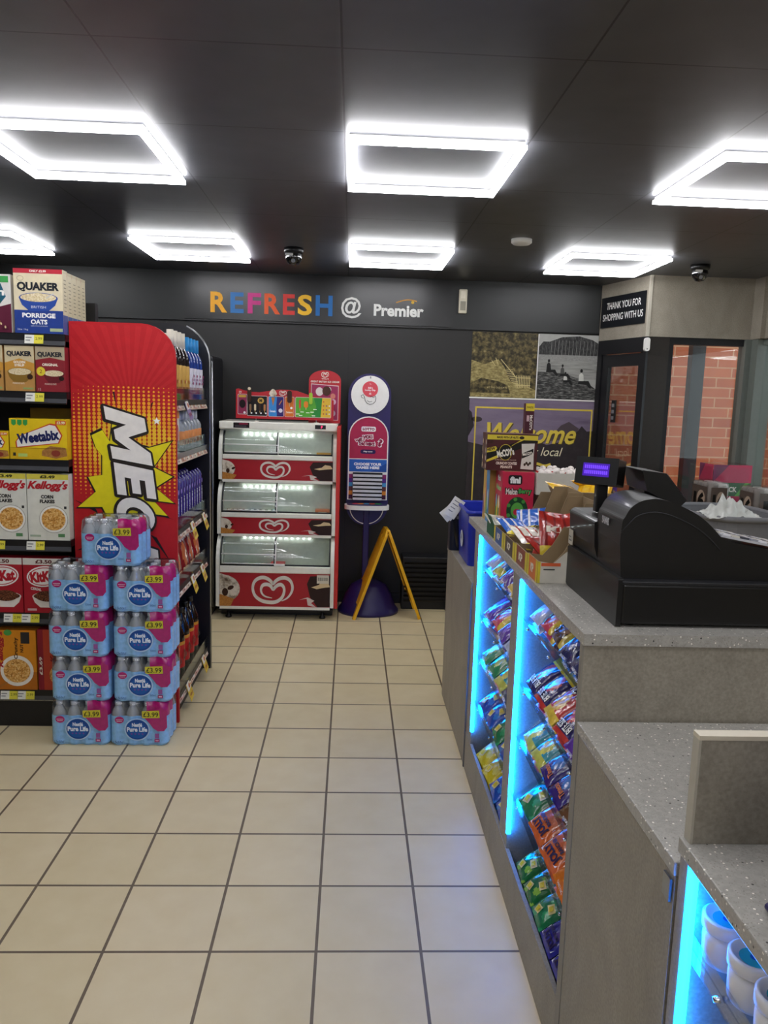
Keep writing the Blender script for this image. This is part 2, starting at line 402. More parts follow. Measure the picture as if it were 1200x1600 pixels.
# yard outside: brick wall and an outer post
b = MB(); b.box(1.2, 4.75, 0, 6.4, 4.95, 3.6, BRICKM); bw = struct(b, 'wall_outside')
b = MB(); b.box(2.63, 3.86, 0, 2.73, 3.94, 2.3, BLACKM); b.box(1.9, 3.88, 2.2, 2.73, 3.94, 2.3, BLACKM); struct(b, 'trim_6')

# ------------------------------------------------------------------ ceiling LED frames
def make_frame_light():
    t = thing('ceiling_light', 'x', 'ceiling light')
    W2, H2 = .3, .315; z = -.013
    b = MB()
    for (x0, y0, x1, y1) in ((-W2, -H2, W2, -H2+.024), (-W2, H2-.024, W2, H2), (-W2, -H2+.024, -W2+.024, H2-.024), (W2-.024, -H2+.024, W2, H2-.024)):
        b.box(x0, y0, z-.014, x1, y1, z, LEDM)
    b.build('light_tube', t)
    b = MB()
    for (x0, y0, x1, y1) in ((-W2+.006, -H2+.006, W2-.006, -H2+.018), (-W2+.006, H2-.018, W2-.006, H2-.006), (-W2+.006, -H2+.018, -W2+.018, H2-.018), (W2-.018, -H2+.018, W2-.006, H2-.018)):
        b.box(x0, y0, z+.0005, x1, y1, 0, PWHITE)
    b.build('mounting_frame', t)
    return t
lights = [(.33, 1.02, 'big rectangular white light frame on the ceiling, nearest middle one'), (-.93, 1.02, 'rectangular white light frame on the ceiling, nearest on the left'),
          (1.60, 1.02, 'rectangular white light frame nearest on the right, cut off by the view edge'), (.33, 2.885, 'far middle rectangular light frame in front of the fascia sign'),
          (-.91, 2.885, 'far rectangular light frame left of the dome camera'), (1.60, 2.885, 'far rectangular light frame beside the stone pelmet'), (-2.15, 2.885, 'rectangular light frame cut off by the left edge above the cereal boxes'),
          (.33, -.845, 'middle light frame in the first ceiling row behind the viewer'), (-.93, -.845, 'left light frame in the first ceiling row behind the viewer'), (1.6, -.845, 'right light frame in the first ceiling row behind the viewer'),
          (-2.17, 1.02, 'light frame on the ceiling beyond the left edge of the view'), (.33, -2.71, 'middle light frame in the second ceiling row behind the viewer'), (1.6, -2.71, 'right light frame in the second ceiling row behind the viewer'), (-.93, -2.71, 'left light frame in the second ceiling row behind the viewer'),
          (.33, -4.55, 'middle added light frame by the back wall, out of view'), (1.6, -4.55, 'right added light frame by the back wall, out of view'), (-.93, -4.55, 'left added light frame by the back wall, out of view')]  # rearmost row added out of view to brighten surfaces facing the camera
cl0 = make_frame_light()
for i, (x, y, lb) in enumerate(lights):
    o = cl0 if i == 0 else dup(cl0)
    o.location = (x, y, ZC-.002); o['label'] = lb; o['group'] = 'rectangular LED frames on the ceiling'

# dome cameras, smoke detector, alarm sensor
def dome(x, y, lb, dx):
    t = thing('security_camera', lb, 'security camera', (x, y, ZC), 0, 'ceiling security cameras')
    b = MB(); b.lathe([(0, 0), (.058, 0), (.058, -.02), (.05, -.034), (.0, -.036)], BLACK, 24); b.build('base', t)
    b = MB(); b.lathe([(.046, -.03), (.05, -.05), (.044, -.075), (.026, -.095), (0, -.1)], mk('camera_dome', '#0c0c0e', .08, coat=1) if 'camera_dome' not in bpy.data.materials else bpy.data.materials['camera_dome'], 24); b.build('dome', t)
    b = MB(); b.M = frame((dx, -.036, -.075), (1, 0, 0), (0, -.4, 1)); b.disc(0, 0, .012, .012, GREYP, .008); b.rect(-.045, .03, .0, .045, K('#c8c8c8'), .012); b.build('lens', t)
dome(-.3, 2.79, 'black dome camera on the ceiling left of the far middle light', 0)
dome(2.18, 2.83, 'black dome camera on the ceiling in front of the stone pelmet', -.01)
b = MB(); b.lathe([(0, 0), (.055, 0), (.055, -.018), (.045, -.026), (0, -.028)], PWHITE, 28)
tag(b.build('smoke_detector', loc=(.954, 2.283, ZC)), 'flat white round smoke detector on the dark ceiling', 'smoke detector')
t = thing('alarm_sensor', 'small cream alarm sensor on the dark fascia right of the sign', 'alarm sensor', (.857, YF-.021, 2.28))
b = MB(); b.box(-.03, -.03, -.085, .03, 0, .085, mk('cream_plastic', '#c9c3ae', .45, noise=.03)); b.build('housing', t, bevel=.006)
b = MB().fr('-y', 0, -.031, 0); b.rect(-.02, -.065, .02, .0, K('#8f8b7c'), .0008); b.rect(-.017, .02, .017, .07, K('#ddd8c6'), .0008); b.build('sensor_window', t)
t = thing('door_sensor', 'small rounded white sensor above the glazed door beside the column', 'sensor', (2.035, 3.243, 1.975))
b = MB(); b.prism(rrect(-.018, -.045, .018, .045, .017), 0, .025, PWHITE); 
o = b.build('housing', t, bevel=.003); o.rotation_euler = (PI/2, 0, 0)
b = MB().fr('-y', 0, -.0255, 0); b.disc(0, -.03, .004, .004, K('#555555'), .0005); b.build('sensor_dot', t)

# ------------------------------------------------------------------ fascia lettering
t = thing('fascia_sign', 'black fascia sign with rainbow coloured word and white shop name on the far wall', 'sign', (-1.158, YF-.021, 2.095))
SX, SY = -1.158, 2.095
b = MB(); b.box(0, -.012, 0, 1.93, 0, .332, FASC); b.build('board', t)
def sl(px, py): p = at(px, py, 1, YF-.034); return p.x-SX, p.z-SY
for ch, x0, x1, col in (('R', 329, 355, '#e8a628'), ('E', 360, 381, '#2f6fae'), ('F', 387, 408, '#c23480'), ('R', 413, 438, '#df5a2b'), ('E', 442, 461, '#cf3a34'), ('S', 465, 488, '#e6b32c'), ('H', 493, 520, '#1f66a8')):
    (a, z0), (c, z1) = sl(x0, 490), sl(x1, 458)
    b = MB().fr('-y', 0, -.0125, 0); b.text(ch, (a+c)/2, .12, .145, K(col, .5), .003, width=c-a, bold=.03); b.build('letter', t, label='coloured letter '+ch)
b = MB().fr('-y', 0, -.0125, 0); a, _ = sl(533, 480); c, _ = sl(565, 480); b.text('@', (a+c)/2, .113, .15, K('#d8d8d4', .5), .003, width=c-a, bold=.015); b.build('at_sign', t)
b = MB().fr('-y', 0, -.0125, 0); a, _ = sl(584, 484); c, _ = sl(662, 484); b.text('Premier', (a+c)/2, .103, .085, K('#dcdcd8', .5), .003, width=c-a, bold=.035)
pts = [((a+c)/2-.02+.15*i/12, .16+.022*math.sin(PI*i/12*.8)) for i in range(13)]
b.line(pts, .007, K('#d8942c', .5), .004); b.disc((a+c)/2+.1, .165, .011, .011, K('#d8b03c', .5), .0045); b.build('shop_name', t)

# thank-you sign on the slanted pelmet
t = thing('thank_you_sign', 'dark sign thanking shoppers on the slanted stone pelmet', 'sign', (PA.x, PA.y, 2.12)); 
b = MB(); b.M = frame((0, 0, 0), (d.x, d.y, 0), (0, 0, 1)); b.box(.02, 0, .001, L_*.94, .215, .008, K('#14161a')); b.build('board', t)
b = MB(); b.M = frame((0, 0, 0), (d.x, d.y, 0), (0, 0, 1))
b.text('THANK YOU FOR', .29, .15, .048, K('#e4e4e0'), .0095, width=.4, bold=.012); b.text('SHOPPING WITH US', .285, .07, .048, K('#e4e4e0'), .0095, width=.47, bold=.012); b.build('lettering', t)

# ------------------------------------------------------------------ photo prints on the far wall
def lz(px, py): p = at(px, py, 1, YF-.003); return p.x, p.z
SEPIA = pattern('sepia_foliage', 'noise', ['#17140b', '#352f1b', '#6a5e3a', '#a39466'], 26, .5, pos=[.3, .45, .6, .75])
SEPIAG = pattern('sepia_grass', 'noise', ['#5a5030', '#8f8150', '#b8aa76'], 34, .5, (1, 1, 2), pos=[.3, .5, .7])
t = thing('sepia_photo', 'large sepia print of garden steps and a picket gate under trees, on the far wall', 'photo print', (0, 0, 0))
t.location = (.945, YF-.001, 1.597)
W_, H_ = .49, .475
b = MB().fr('-y', 0, 0, 0); b.box(0, 0, 0, W_, H_, .003, SEPIA)
b.poly([(0, 0), (W_, 0), (W_, .06), (.4, .1), (.3, .12), (.25, .22), (.2, .28), (.1, .24), (0, .27)], SEPIAG, .0036)
b.poly([(.0, .03), (.3, .03), (.28, .09), (.2, .12), (.08, .14), (0, .1)], SEPIA, .004)
lt = K('#cbbb86', .5)
for i in range(9):
    x = .34+i*.0125; b.rect(x, .075, x+.005, .165, lt, .0045)
b.rect(.34, .09, .45, .095, lt, .0047); b.rect(.34, .145, .45, .15, lt, .0047)
for i in range(10): b.line([(.25+i*.009, .20-i*.012), (.31+i*.006, .205-i*.012)], .004, lt, .0044)
b.line([(.22, .28), (.34, .15)], .005, lt, .005); b.line([(.15, .27), (.18, .23)], .004, lt, .005); b.line([(.18, .29), (.2, .24)], .004, lt, .005)
b.text('AT THE OLD GATE', .2, .072, .012, lt, .005, width=.15)
b.build('print', t)
BWT = pattern('grey_trees', 'noise', ['#0e0e0e', '#2e2e2e', '#5a5a5a'], 60, .5, (3, 1, .6), pos=[.35, .5, .7])
BWW = pattern('grey_water', 'noise', ['#5e5e5c', '#8e8e8a', '#a3a39e'], 20, .5, (.3, 1, 3), pos=[.2, .5, .8])
BWG = pattern('grey_bank', 'noise', ['#161616', '#3d3d3c', '#8c8c88'], 60, .5, (.5, 1, 2), pos=[.35, .5, .72])
t = thing('black_and_white_photo', 'large black and white print of people sitting on a river bank, on the far wall', 'photo print', (1.445, YF-.001, 1.597))
b = MB().fr('-y', 0, 0, 0); b.box(0, 0, 0, .475, H_, .003, K('#a2a29e'))
b.poly([(.0, .3), (.475, .285), (.475, .4), (.4, .44), (.3, .465), (.17, .455), (.08, .42), (.03, .42), (0, .38)], BWT, .0034)
b.rect(0, .15, .475, .29, BWW, .0034); b.rect(0, .285, .475, .325, pattern('grey_far_bank', 'noise', ['#3a3a3a', '#b4b4b0'], 90, .5, (1, 1, 4)), .004)
b.poly([(0, 0), (.475, 0), (.475, .06), (.36, .14), (.2, .19), (0, .2)], BWG, .0042)
for i in range(14):
    x = .09+i*.027; b.line([(x, .31), (x+.004, .43)], .002, K('#8d8d8a'), .0045)
dk, md, lg = K('#151515'), K('#4c4c4a'), K('#c4c4be')
def sitter(x, y, k, c1, c2):
    b.disc(x, y+.085*k, .009*k, .012*k, c1, .006, 12); b.poly([(x-.016*k, y+.01*k), (x-.014*k, y+.06*k), (x, y+.075*k), (x+.014*k, y+.06*k), (x+.02*k, y+.01*k)], c2, .0055)
    b.poly([(x-.018*k, y), (x-.016*k, y+.02*k), (x+.05*k, y+.022*k), (x+.075*k, y-.02*k), (x+.06*k, y-.025*k), (x+.035*k, y)], c1, .0057)
sitter(.08, .195, 1, dk, dk); sitter(.185, .17, .9, dk, md); sitter(.21, .125, .8, dk, lg); sitter(.33, .115, 1.15, dk, lg)
b.build('print', t)
t = thing('picture_strip', 'thin white border strip between the photo prints and the welcome poster', 'trim', (.94, YF-.004, 1.585))
b = MB(); b.box(0, -.003, 0, 1.0, .002, .01, PWHITE); b.box(.497, -.003, .01, .503, .002, .485, PWHITE); b.build('strip', t)
SKYM = pattern('mauve_dusk_sky', 'noise', ['#5c5064', '#776a80', '#877a8c'], 4, .5, (.4, 1, 2.5), pos=[.25, .5, .8])
t = thing('welcome_poster', 'large dusk landscape poster with yellow frame line and welcome lettering, low on the far wall', 'poster', (.945, YF-.001, .5))
b = MB().fr('-y', 0, 0, 0); b.box(0, 0, 0, .995, 1.083, .003, SKYM)
b.poly([(0, 0), (.995, 0), (.995, .87), (.9, .86), (.86, .9), (.8, .82), (.72, .78), (.6, .75), (.5, .79), (.42, .74), (.2, .72), (0, .76)], pattern('dark_hills', 'noise', ['#1c181b', '#2f292c', '#443c40'], 12, .5), .0036)
b.poly([(.6, .78), (.7, .9), (.76, .93), (.84, .88), (.8, .8)], K('#4c4147'), .0034)
b.poly([(0, .8), (.04, .88), (.02, .98), (0, 1.0)], K('#2a2428'), .004); b.disc(.06, .93, .04, .02, K('#3a3238'), .004)
b.build('print', t)
b = MB().fr('-y', 0, 0, 0); yl = K('#d8c04a', .5); x0, x1, z1 = .045, .935, 1.025
b.rect(x0, z1-.012, x1, z1, yl, .0045); b.rect(x0, .05, x0+.01, z1-.012, yl, .0045); b.rect(x1-.01, .05, x1, z1-.012, yl, .0045); b.rect(x0, .04, x1, .05, yl, .0045); b.build('frame_line', t)
b = MB().fr('-y', 0, 0, 0); b.text('Welcome', .485, .83, .15, K('#5a4a1c'), .0046, width=.68, bold=.03, shear=.35); b.text('Welcome', .48, .835, .15, yl, .0055, width=.68, bold=.02, shear=.35)
b.text('to your local', .50, .69, .085, K('#e8e0c0'), .0055, width=.45, shear=.3); b.line([(.5+.02*i, .6+.008*math.sin(i)) for i in range(8)], .02, yl, .005); b.build('lettering', t)

# louvred heater and mat near the far wall
t = thing('louvred_heater', 'low black louvred heater against the far wall behind the yellow floor sign', 'heater', (.47, 3.64, 0))
b = MB(); b.box(0, 0, 0, 1.0, .165, .4, BLACKM); b.build('casing', t, bevel=.006)
b = MB()
for k in range(9): b.add([(.015, -.002, .06+k*.036), (.985, -.002, .06+k*.036), (.985, -.014, .075+k*.036), (.015, -.014, .075+k*.036)], [(0, 1, 2, 3)], BLACK)
b.build('louvre', t)
b = MB(); b.box(0, 0, 0, 1.1, .75, .012, pattern('dark_mat', 'noise', ['#14161d', '#252833'], 300, .9))
tag(b.build('door_mat', loc=(.8, 2.9, 0)), 'dark entrance mat on the tiles behind the counter', 'mat')

# ================================================================== COUNTER
CX = .585
t = thing('shop_counter', 'long grey stone counter with speckled worktop and blue-lit sweet niches', 'counter', (CX, 0, 0))
b = MB(); b.prism([(0, -.39), (.62, -.39), (.62, 1.3), (0, 1.3)], 1.044, 1.07, TOP); b.build('worktop', t, bevel=.002)
b = MB(); b.box(.004, -.385, 0, .62, -.368, 1.044, LAM); b.box(0, -.3855, 0, .004, -.367, 1.044, mk('laminate_edge', '#8a857b', .5, noise=.05)); b.build('end_panel', t)
b = MB(); b.box(.3, -.368, 0, .318, 1.12, 1.044, LAM); b.build('back_panel', t)
for y0, y1 in ((.25, .36), (1.0, 1.12)):
    b = MB(); b.box(.002, y0, .04, .3, y1, 1.044, LAM); b.build('divider', t, bevel=.001)
b = MB(); b.box(.0, -.368, 0, .012, 1.12, .165, LAM); b.box(.012, -.368, 0, .3, .25, .04, LAM); b.box(.012, .36, 0, .3, 1.0, .04, LAM); b.build('plinth', t)
for y, z0 in ((.238, .225), (.988, .225)):
    b = MB(); b.tube([(.004, y, z0), (.004, y, 1.042)], .008, BLUEM, 12); b.build('led_strip', t)
SH = [.915, .715, .545, .35]
SA = R(38)
def acrylic(y0, y1, z, parent, x0=.02, dep=.2, a=SA):
    b = MB(); c, s_ = math.cos(a), math.sin(a)
    b.M = frame((x0, y1, z), (0, -1, 0), (c, 0, s_))
    W = y1-y0
    b.box(0, 0, -.003, W, dep, 0, ACRY); b.box(0, -.003, -.003, W, 0, .03, ACRY)
    o = b.build('acrylic_shelf', parent)
    m = MB(); m.M = frame((x0-.001, y1, z), (0, -1, 0), (0, 0, 1))
    for k in range(3):
        u = .06+(W-.12)*k/2
        m = MB(); m.M = frame((x0-.001, y1, z), (0, -1, 0), (0, 0, 1))
        m.lathe([(0, .008), (.0035, .0075), (.004, .002), (.004, 0)], CHROME, 12, (u, -.012, 0)); m.build('shelf_stud', o)
for (y0, y1) in ((-.366, .248), (.362, .998)):
    for z in SH: acrylic(y0, y1, z, t)

t = thing('end_unit', 'short grey stone unit at the far end of the counter', 'counter unit', (CX, 1.14, 0))
b = MB(); b.box(0, .0, 0, .5, .82, .79, LAM); b.build('body', t, bevel=.002)
b = MB(); b.box(-.002, -.005, .79, .5, .83, .815, LAM); b.build('top', t, bevel=.002)
b = MB(); b.box(-.004, -.012, 0, .02, .0, .79, mk('grey_trim', '#6d6a66', .4)); b.build('edge_trim', t)

t = thing('low_counter', 'lower grey counter section with speckled top between the till and the raised panel', 'counter', (CX, -.92, 0))
b = MB(); b.box(-.003, 0, .846, .62, .528, .87, TOP); b.build('worktop', t, bevel=.002)
b = MB(); b.box(0, .0, 0, .018, .528, .846, LAM); b.box(-.002, .515, 0, 0, .53, .846, bpy.data.materials['laminate_edge']); b.build('front_panel', t)
b = MB(); b.box(-.006, .004, .80, -.002, .03, .838, STEEL); b.box(.018, .005, .0, .62, .02, .846, LAM); b.build('bracket', t)

t = thing('near_counter', 'nearest grey counter with speckled top, raised back panel and blue-lit niche', 'counter', (CX, -.925, 0))
b = MB(); b.box(-.003, -1.2, .892, .62, 0, .917, TOP); b.build('worktop', t, bevel=.002)
b = MB(); b.box(.006, -.022, .9175, .62, -.004, 1.085, LAM); b.box(.004, -.024, 1.083, .62, -.002, 1.09, mk('cream_edging', '#cfc6b2', .4, noise=.03)); b.box(.004, -.023, .9175, .008, -.003, 1.083, EDGE); b.build('raised_panel', t)
b = MB(); b.box(.0, -.032, 0, .3, -.006, .892, LAM); b.build('divider', t)
b = MB(); b.box(.28, -1.2, 0, .3, -.05, .892, LAM); b.box(0, -1.2, 0, .3, -1.16, .892, LAM); b.build('back_panel', t)
b = MB(); b.box(0, -1.16, 0, .012, -.05, .2, LAM); b.build('plinth', t)
b = MB(); b.tube([(.004, -.044, .25), (.004, -.044, .888)], .008, BLUEM, 12); b.build('led_strip', t)
b = MB(); b.box(.012, -1.158, .76, .28, -.036, .764, ACRY); b.box(.009, -1.158, .742, .012, -.036, .785, ACRY); o = b.build('acrylic_shelf', t)
m = MB(); m.M = frame((.0085, 0, .757), (0, -1, 0), (0, 0, 1))
for u in (.14, .3, .5):
    m = MB(); m.M = frame((.0085, 0, .757), (0, -1, 0), (0, 0, 1)); m.lathe([(0, .009), (.004, .008), (.005, .001), (.005, 0)], CHROME, 12, (u, 0, 0)); m.build('shelf_stud', o)
b = MB(); b.box(.012, -1.158, .47, .28, -.036, .474, ACRY); b.build('acrylic_shelf', t)

# white tubs under the near counter
TUBW = mk('white_tub', '#e6e6ea', .35, noise=.02); LIDT = mk('teal_lid_insert', '#2fa3a8', .4)
def tub():
    t = thing('gum_tub', 'x', 'tub')
    b = MB(); b.lathe([(0, 0), (.027, 0), (.031, .008), (.032, .04), (.028, .05), (0, .05)], TUBW, 28); b.build('body', t)
    b = MB(); b.lathe([(.029, .05), (.0345, .054), (.0345, .07), (.03, .073), (.026, .066), (0, .065)], TUBW, 28); l = b.build('lid', t)
    b = MB(); b.id(); b.M = Matrix.Translation((0, 0, .0655)); b.disc(0, 0, .02, .02, LIDT, .001); b.disc(0, 0, .006, .006, K('#1c4fa0'), .002); b.build('lid_insert', l)
    return t
t0 = tub()
for i, (y, lb) in enumerate(((-1.0, 'white round tub on the clear shelf, farthest of the row under the near counter'), (-1.078, 'white round tub on the clear shelf, second from the blue light strip'), (-1.15, 'white round tub with blue dot, third from the blue light strip'))):
    o = t0 if i == 0 else dup(t0)
    o.location = (.63, y, .7645); o['label'] = lb; o['group'] = 'white tubs under the near counter'
# purple framed stand at the right edge
t = thing('countertop_sign', 'purple rimmed countertop display cut off by the right edge of the view', 'sign', (.7, -1.13, .918))
b = MB().fr('-y', 0, 0, 0); b.prism(rrect(-.09, .012, .11, .25, .06), -.012, .012, PURPLE); b.build('frame', t, bevel=.004)
b = MB().fr('-y', 0, 0, 0); b.prism(rrect(-.07, .032, .09, .23, .05), .0125, .016, PWHITE); b.build('panel', t)
b = MB().fr('-y', 0, 0, 0); b.prism(rrect(-.078, .0, -.03, .011, .005), -.03, .03, PURPLE); b.build('foot', t)
b = MB().fr('-y', 0, 0, 0); b.prism(rrect(.03, .0, .09, .011, .005), -.03, .03, PURPLE); b.build('foot', t)

# ================================================================== SWEET POUCHES
_ps = random.Random(3)
def pouch_mesh(w, h, th, zones, prints, seed=0, film=True):
    """pillow pack: zones(u,v)->hex over -1..1, prints(mb) in metres on the front"""
    nu, nv = 16, 20; q = random.Random(seed); ph = [q.uniform(0, 6) for _ in range(6)]
    def hgt(x, y):
        u = max(-1, min(1, 2*x/w)); v = max(-1, min(1, 2*y/h/.92))
        a = (1-abs(u)**2.6)*(1-abs(v)**3)
        wr = .09*math.sin(9*u+ph[0]+3*v)*math.sin(7*v+ph[1])+.06*math.sin(17*u+ph[2])*(abs(v)**2)
        return th/2*max(0, a)**.6*(1+wr)+.0004
    b = MB(); grid = [[(-w/2+w*i/nu, -h/2+h*j/nv) for i in range(nu+1)] for j in range(nv+1)]
    for sgn in (1, -1):
        byc = {}
        vs = [(x, y, sgn*hgt(x, y)) for r in grid for (x, y) in r]
        for j in range(nv):
            for i in range(nu):
                k = j*(nu+1)+i; f = (k, k+1, k+nu+2, k+nu+1)
                if sgn < 0: f = tuple(reversed(f))
                cx, cy = grid[j][i]; cx += w/nu/2; cy += h/nv/2
                byc.setdefault(zones(2*cx/w, 2*cy/h), []).append(f)
        for c, fs in byc.items(): b.add(vs, fs, FO(c) if film else K(c), True)
    b.warp = hgt
    if prints: prints(b)
    b.warp = None
    return b
def pouch_at(b, name, label, cat, y, z, x, a=SA, spin=0, up=.0, group=None, off=.1):
    c, s_ = math.cos(a), math.sin(a)
    M = frame((CX+x, y, z), (0, -1, 0), (c, 0, s_)) @ Matrix.Translation((0, off, up)) @ Matrix.Rotation(spin, 4, 'Z')
    o = b.build(name); o.matrix_world = M
    tag(o, label, cat, group); return o

def p_jolly(base, accent):
    def z(u, v): return base if v > -.15 or v < -.9 else accent
    def pr(b):
        b.poly([(-.062, .02), (.06, .03), (.064, .075), (-.055, .07)], K('#e9e6f2'), .0012)
        b.text('JOLLY', 0, .052, .034, K('#241a4c'), .002, width=.1, bold=.05); b.text('RANCHER', .005, .028, .014, K('#241a4c'), .002, width=.085, bold=.04)
        for (x, y, r) in ((-.03, -.02, .5), (.012, -.035, .3), (-.01, -.065, -.2)):
            c, s_ = math.cos(r), math.sin(r)
            pts = [(x+a*c-d_*s_, y+a*s_+d_*c) for a, d_ in ((-.026, -.011), (.026, -.011), (.026, .011), (-.026, .011))]
            b.poly(pts, FO('#7fc0e6' if base == '#2a2a8c' else '#f0b060'), .0022); b.text('JOLLY', x, y, .01, K('#20306c'), .003, width=.032, rot=r, bold=.04)
    return z, pr
def p_bits(base, win, c1, txt, tcol='#ffffff', band=None):
    def z(u, v):
        if band and v < -.62: return band
        if (u*1.2)**2+(v+.15)**2 < .3: return win
        if v > .8: return c1
        return base
    def pr(b):
        if txt: b.text(txt, 0, .045, .026, K('#1a1636'), .0014, width=.098, bold=.07); b.text(txt, 0, .045, .026, K(tcol), .0024, width=.095, bold=.02)
        b.text('SHARE BAG', 0, -.075, .008, K(tcol), .0024, width=.05)
    return z, pr
def p_mint(base, c1):
    def z(u, v): return c1 if (math.sin(5*u+3*v)+math.sin(7*v-4*u)) > 1.0 else base
    def pr(b):
        for (x, y, r) in ((-.02, .035, .4), (.028, .0, -.3), (-.015, -.045, .2)):
            c, s_ = math.cos(r), math.sin(r)
            b.poly([(x+a*c-d_*s_, y+a*s_+d_*c) for a, d_ in ((-.02, -.015), (.02, -.012), (.018, .015), (-.018, .013))], FO('#e9e0a0'), .003)
            b.poly([(x+a*c-d_*s_, y+a*s_+d_*c) for a, d_ in ((-.011, -.009), (.011, -.009), (.011, .009), (-.011, .009))], FO('#e3cf3e'), .004)
    return z, pr
SP = {
 'pj': (.14, .17, .026, *p_jolly('#2a2a8c', '#3f78c8')), 'oj': (.14, .17, .026, *p_jolly('#d8682c', '#d83c2c')),
 'oo': (.13, .17, .026, *p_bits('#e07a1e', '#e8a23c', '#e07a1e', None)), 'gm': (.13, .15, .03, *p_mint('#1c7a4c', '#2fa36a')), 'gd': (.13, .15, .03, *p_mint('#1a6b3a', '#7fb43a')),
 'bl': (.13, .15, .03, *p_mint('#1c4fb8', '#2f7fd8')), 'yw': (.13, .15, .03, *p_mint('#d8c42c', '#e8dc6c')),
 'bb': (.125, .155, .026, *p_bits('#201a5e', '#b83c3c', '#201a5e', 'BLUE BITE', band='#d8c43c')), 'rd': (.125, .155, .026, *p_bits('#241c60', '#c8403c', '#c8342c', 'BITE SIZE', band='#d8c43c')),
 'tw': (.15, .16, .022, *p_bits('#32207c', '#3f7ac8', '#32207c', 'Timeout', '#f08c5c')), 'br': (.13, .155, .026, *p_bits('#6b4a2a', '#c89a5a', '#4a2e1a', 'BITES')),
 'pk': (.13, .155, .026, *p_bits('#d83c5c', '#e8a07c', '#d8345c', 'SOUR', '#7fd83c', band='#e8c83c')), 'ch': (.13, .155, .026, *p_bits('#4a2c1c', '#8a6440', '#3c2418', 'Choco', band='#c8b44a')),
 'pu': (.12, .15, .024, *p_bits('#5a2ca0', '#7a4cc0', '#4a2090', 'Chew')), 'bg': (.12, .15, .024, *p_bits('#2c6fb8', '#d8c86c', '#1c4f98', 'MINTS', band='#c8c84c')),
 'or': (.12, .15, .024, *p_bits('#c8403c', '#e8c05c', '#a82c2c', 'NUTS', band='#e0c03c')), 'cy': (.12, .15, .024, *p_bits('#2a9aa8', '#e8dc5c', '#207a8c', 'SOUR', '#d83c5c', band='#c8cc5c')),
 'gs': (.12, .15, .024, *p_bits('#2f8f5c', '#c8d86c', '#207a4c', 'GUM')), 'nv': (.12, .15, .024, *p_bits('#1c2460', '#3c4c9c', '#141a4c', 'GUMS')), 'wh': (.12, .14, .024, *p_bits('#a8b4d8', '#c8c8e8', '#8c9cc8', 'MINTS', '#2c3c8c'))}
DESC = {'pj': 'purple fruit sweet pouch', 'oj': 'orange fruit sweet pouch', 'oo': 'plain orange sweet pouch', 'gm': 'green wrapped mint pouch', 'gd': 'dark green lime sweet pouch',
 'bl': 'shiny blue mint pouch', 'yw': 'yellow and clear toffee pouch', 'bb': 'navy pouch with yellow band', 'rd': 'navy and red sweet pouch', 'tw': 'violet and blue chocolate pouch',
 'br': 'brown and tan pouch of bites', 'pk': 'pink pouch of sour sweets', 'ch': 'dark brown chocolate pouch', 'pu': 'purple pouch of chews', 'bg': 'blue pouch with yellow band', 'or': 'red pouch with yellow band', 'cy': 'turquoise and yellow sour sweet pouch',
 'gs': 'green gum pouch', 'nv': 'navy pouch of gums', 'wh': 'pale blue pouch of mints'}
ROWN = ['top shelf', 'second shelf', 'third shelf', 'lowest shelf', 'base tray']
NICHE = {'near': [ # far -> near
   ['wh', 'pk', 'ch', 'nv', 'nv'], ['bb', 'rd', 'or', 'rd', 'pu'], ['cy', 'cy', 'tw', 'tw', 'br'], ['gm', 'oj', 'oj', 'oo'], ['gd', 'gd', 'gm', 'pj', 'pj']],
  'far': [['wh', 'bg', 'pu', 'or'], ['pu', 'pk', 'pu', 'wh'], ['gs', 'gs', 'cy', 'nv'], ['bl', 'bl', 'gm', 'bl'], ['yw', 'yw', 'bl', 'bl']]}
_pm = {}
ORD = ['farthest', 'second from far end', 'third from far end', 'fourth from far end', 'nearest']
for nn, rows in NICHE.items():
    ya, yb = ((.155, -.36) if nn == 'near' else (.9, .37))
    for r, row in enumerate(rows):
        n = len(row)
        for k, key in enumerate(row):
            w_, h_, th, zf, pf = SP[key]
            y = ya-(ya-yb)*(k+.5)/n; z = (SH+[.135])[r]
            for lay in range(2):
                kk = (key, lay, k % 3)
                if kk not in _pm:
                    wv = min(w_, .128) if n == 4 else min(w_, .112)
                    bb_ = pouch_mesh(w_, h_, th, zf, pf, seed=hash(key) % 97+k+lay*5 if False else (ord(key[0])*3+ord(key[1])+k+lay*5))
                    o = pouch_at(bb_, 'sweet_pouch', '', 'sweet pouch', y, z, 0); _pm[kk] = o; first = True
                else: o = _pm[kk].copy(); C.objects.link(o)
                sc_ = min(1, ((ya-yb)/n*.97)/w_)
                spin = (PI if key in ('pj', 'oj', 'tw', 'rd', 'bb') else PI/2 if key in ('pk', 'ch') else 0)+_ps.uniform(-.09, .09)
                if spin > 1.5 and spin < 1.7: sc_ = min(1, ((ya-yb)/n*.97)/h_)
                xo = .026; a = SA if r < 4 else R(36)
                c, s_ = math.cos(a), math.sin(a)
                o.matrix_world = frame((CX+xo, y, z), (0, -1, 0), (c, 0, s_)) @ Matrix.Translation((0, h_*sc_/2+.004+(.008 if lay else 0), .016+lay*.024)) @ Matrix.Rotation(spin, 4, 'Z') @ Matrix.Diagonal((sc_, sc_, 1, 1))
                pos = ORD[k] if k < n-1 else 'nearest'
                o['label'] = '%s, %s, %s niche, %s, %s' % (DESC[key], ROWN[r], nn, pos, 'upper one' if lay == 1 else 'lower one')
                o['category'] = 'sweet pouch'; o['group'] = 'sweet pouches in the counter niches'

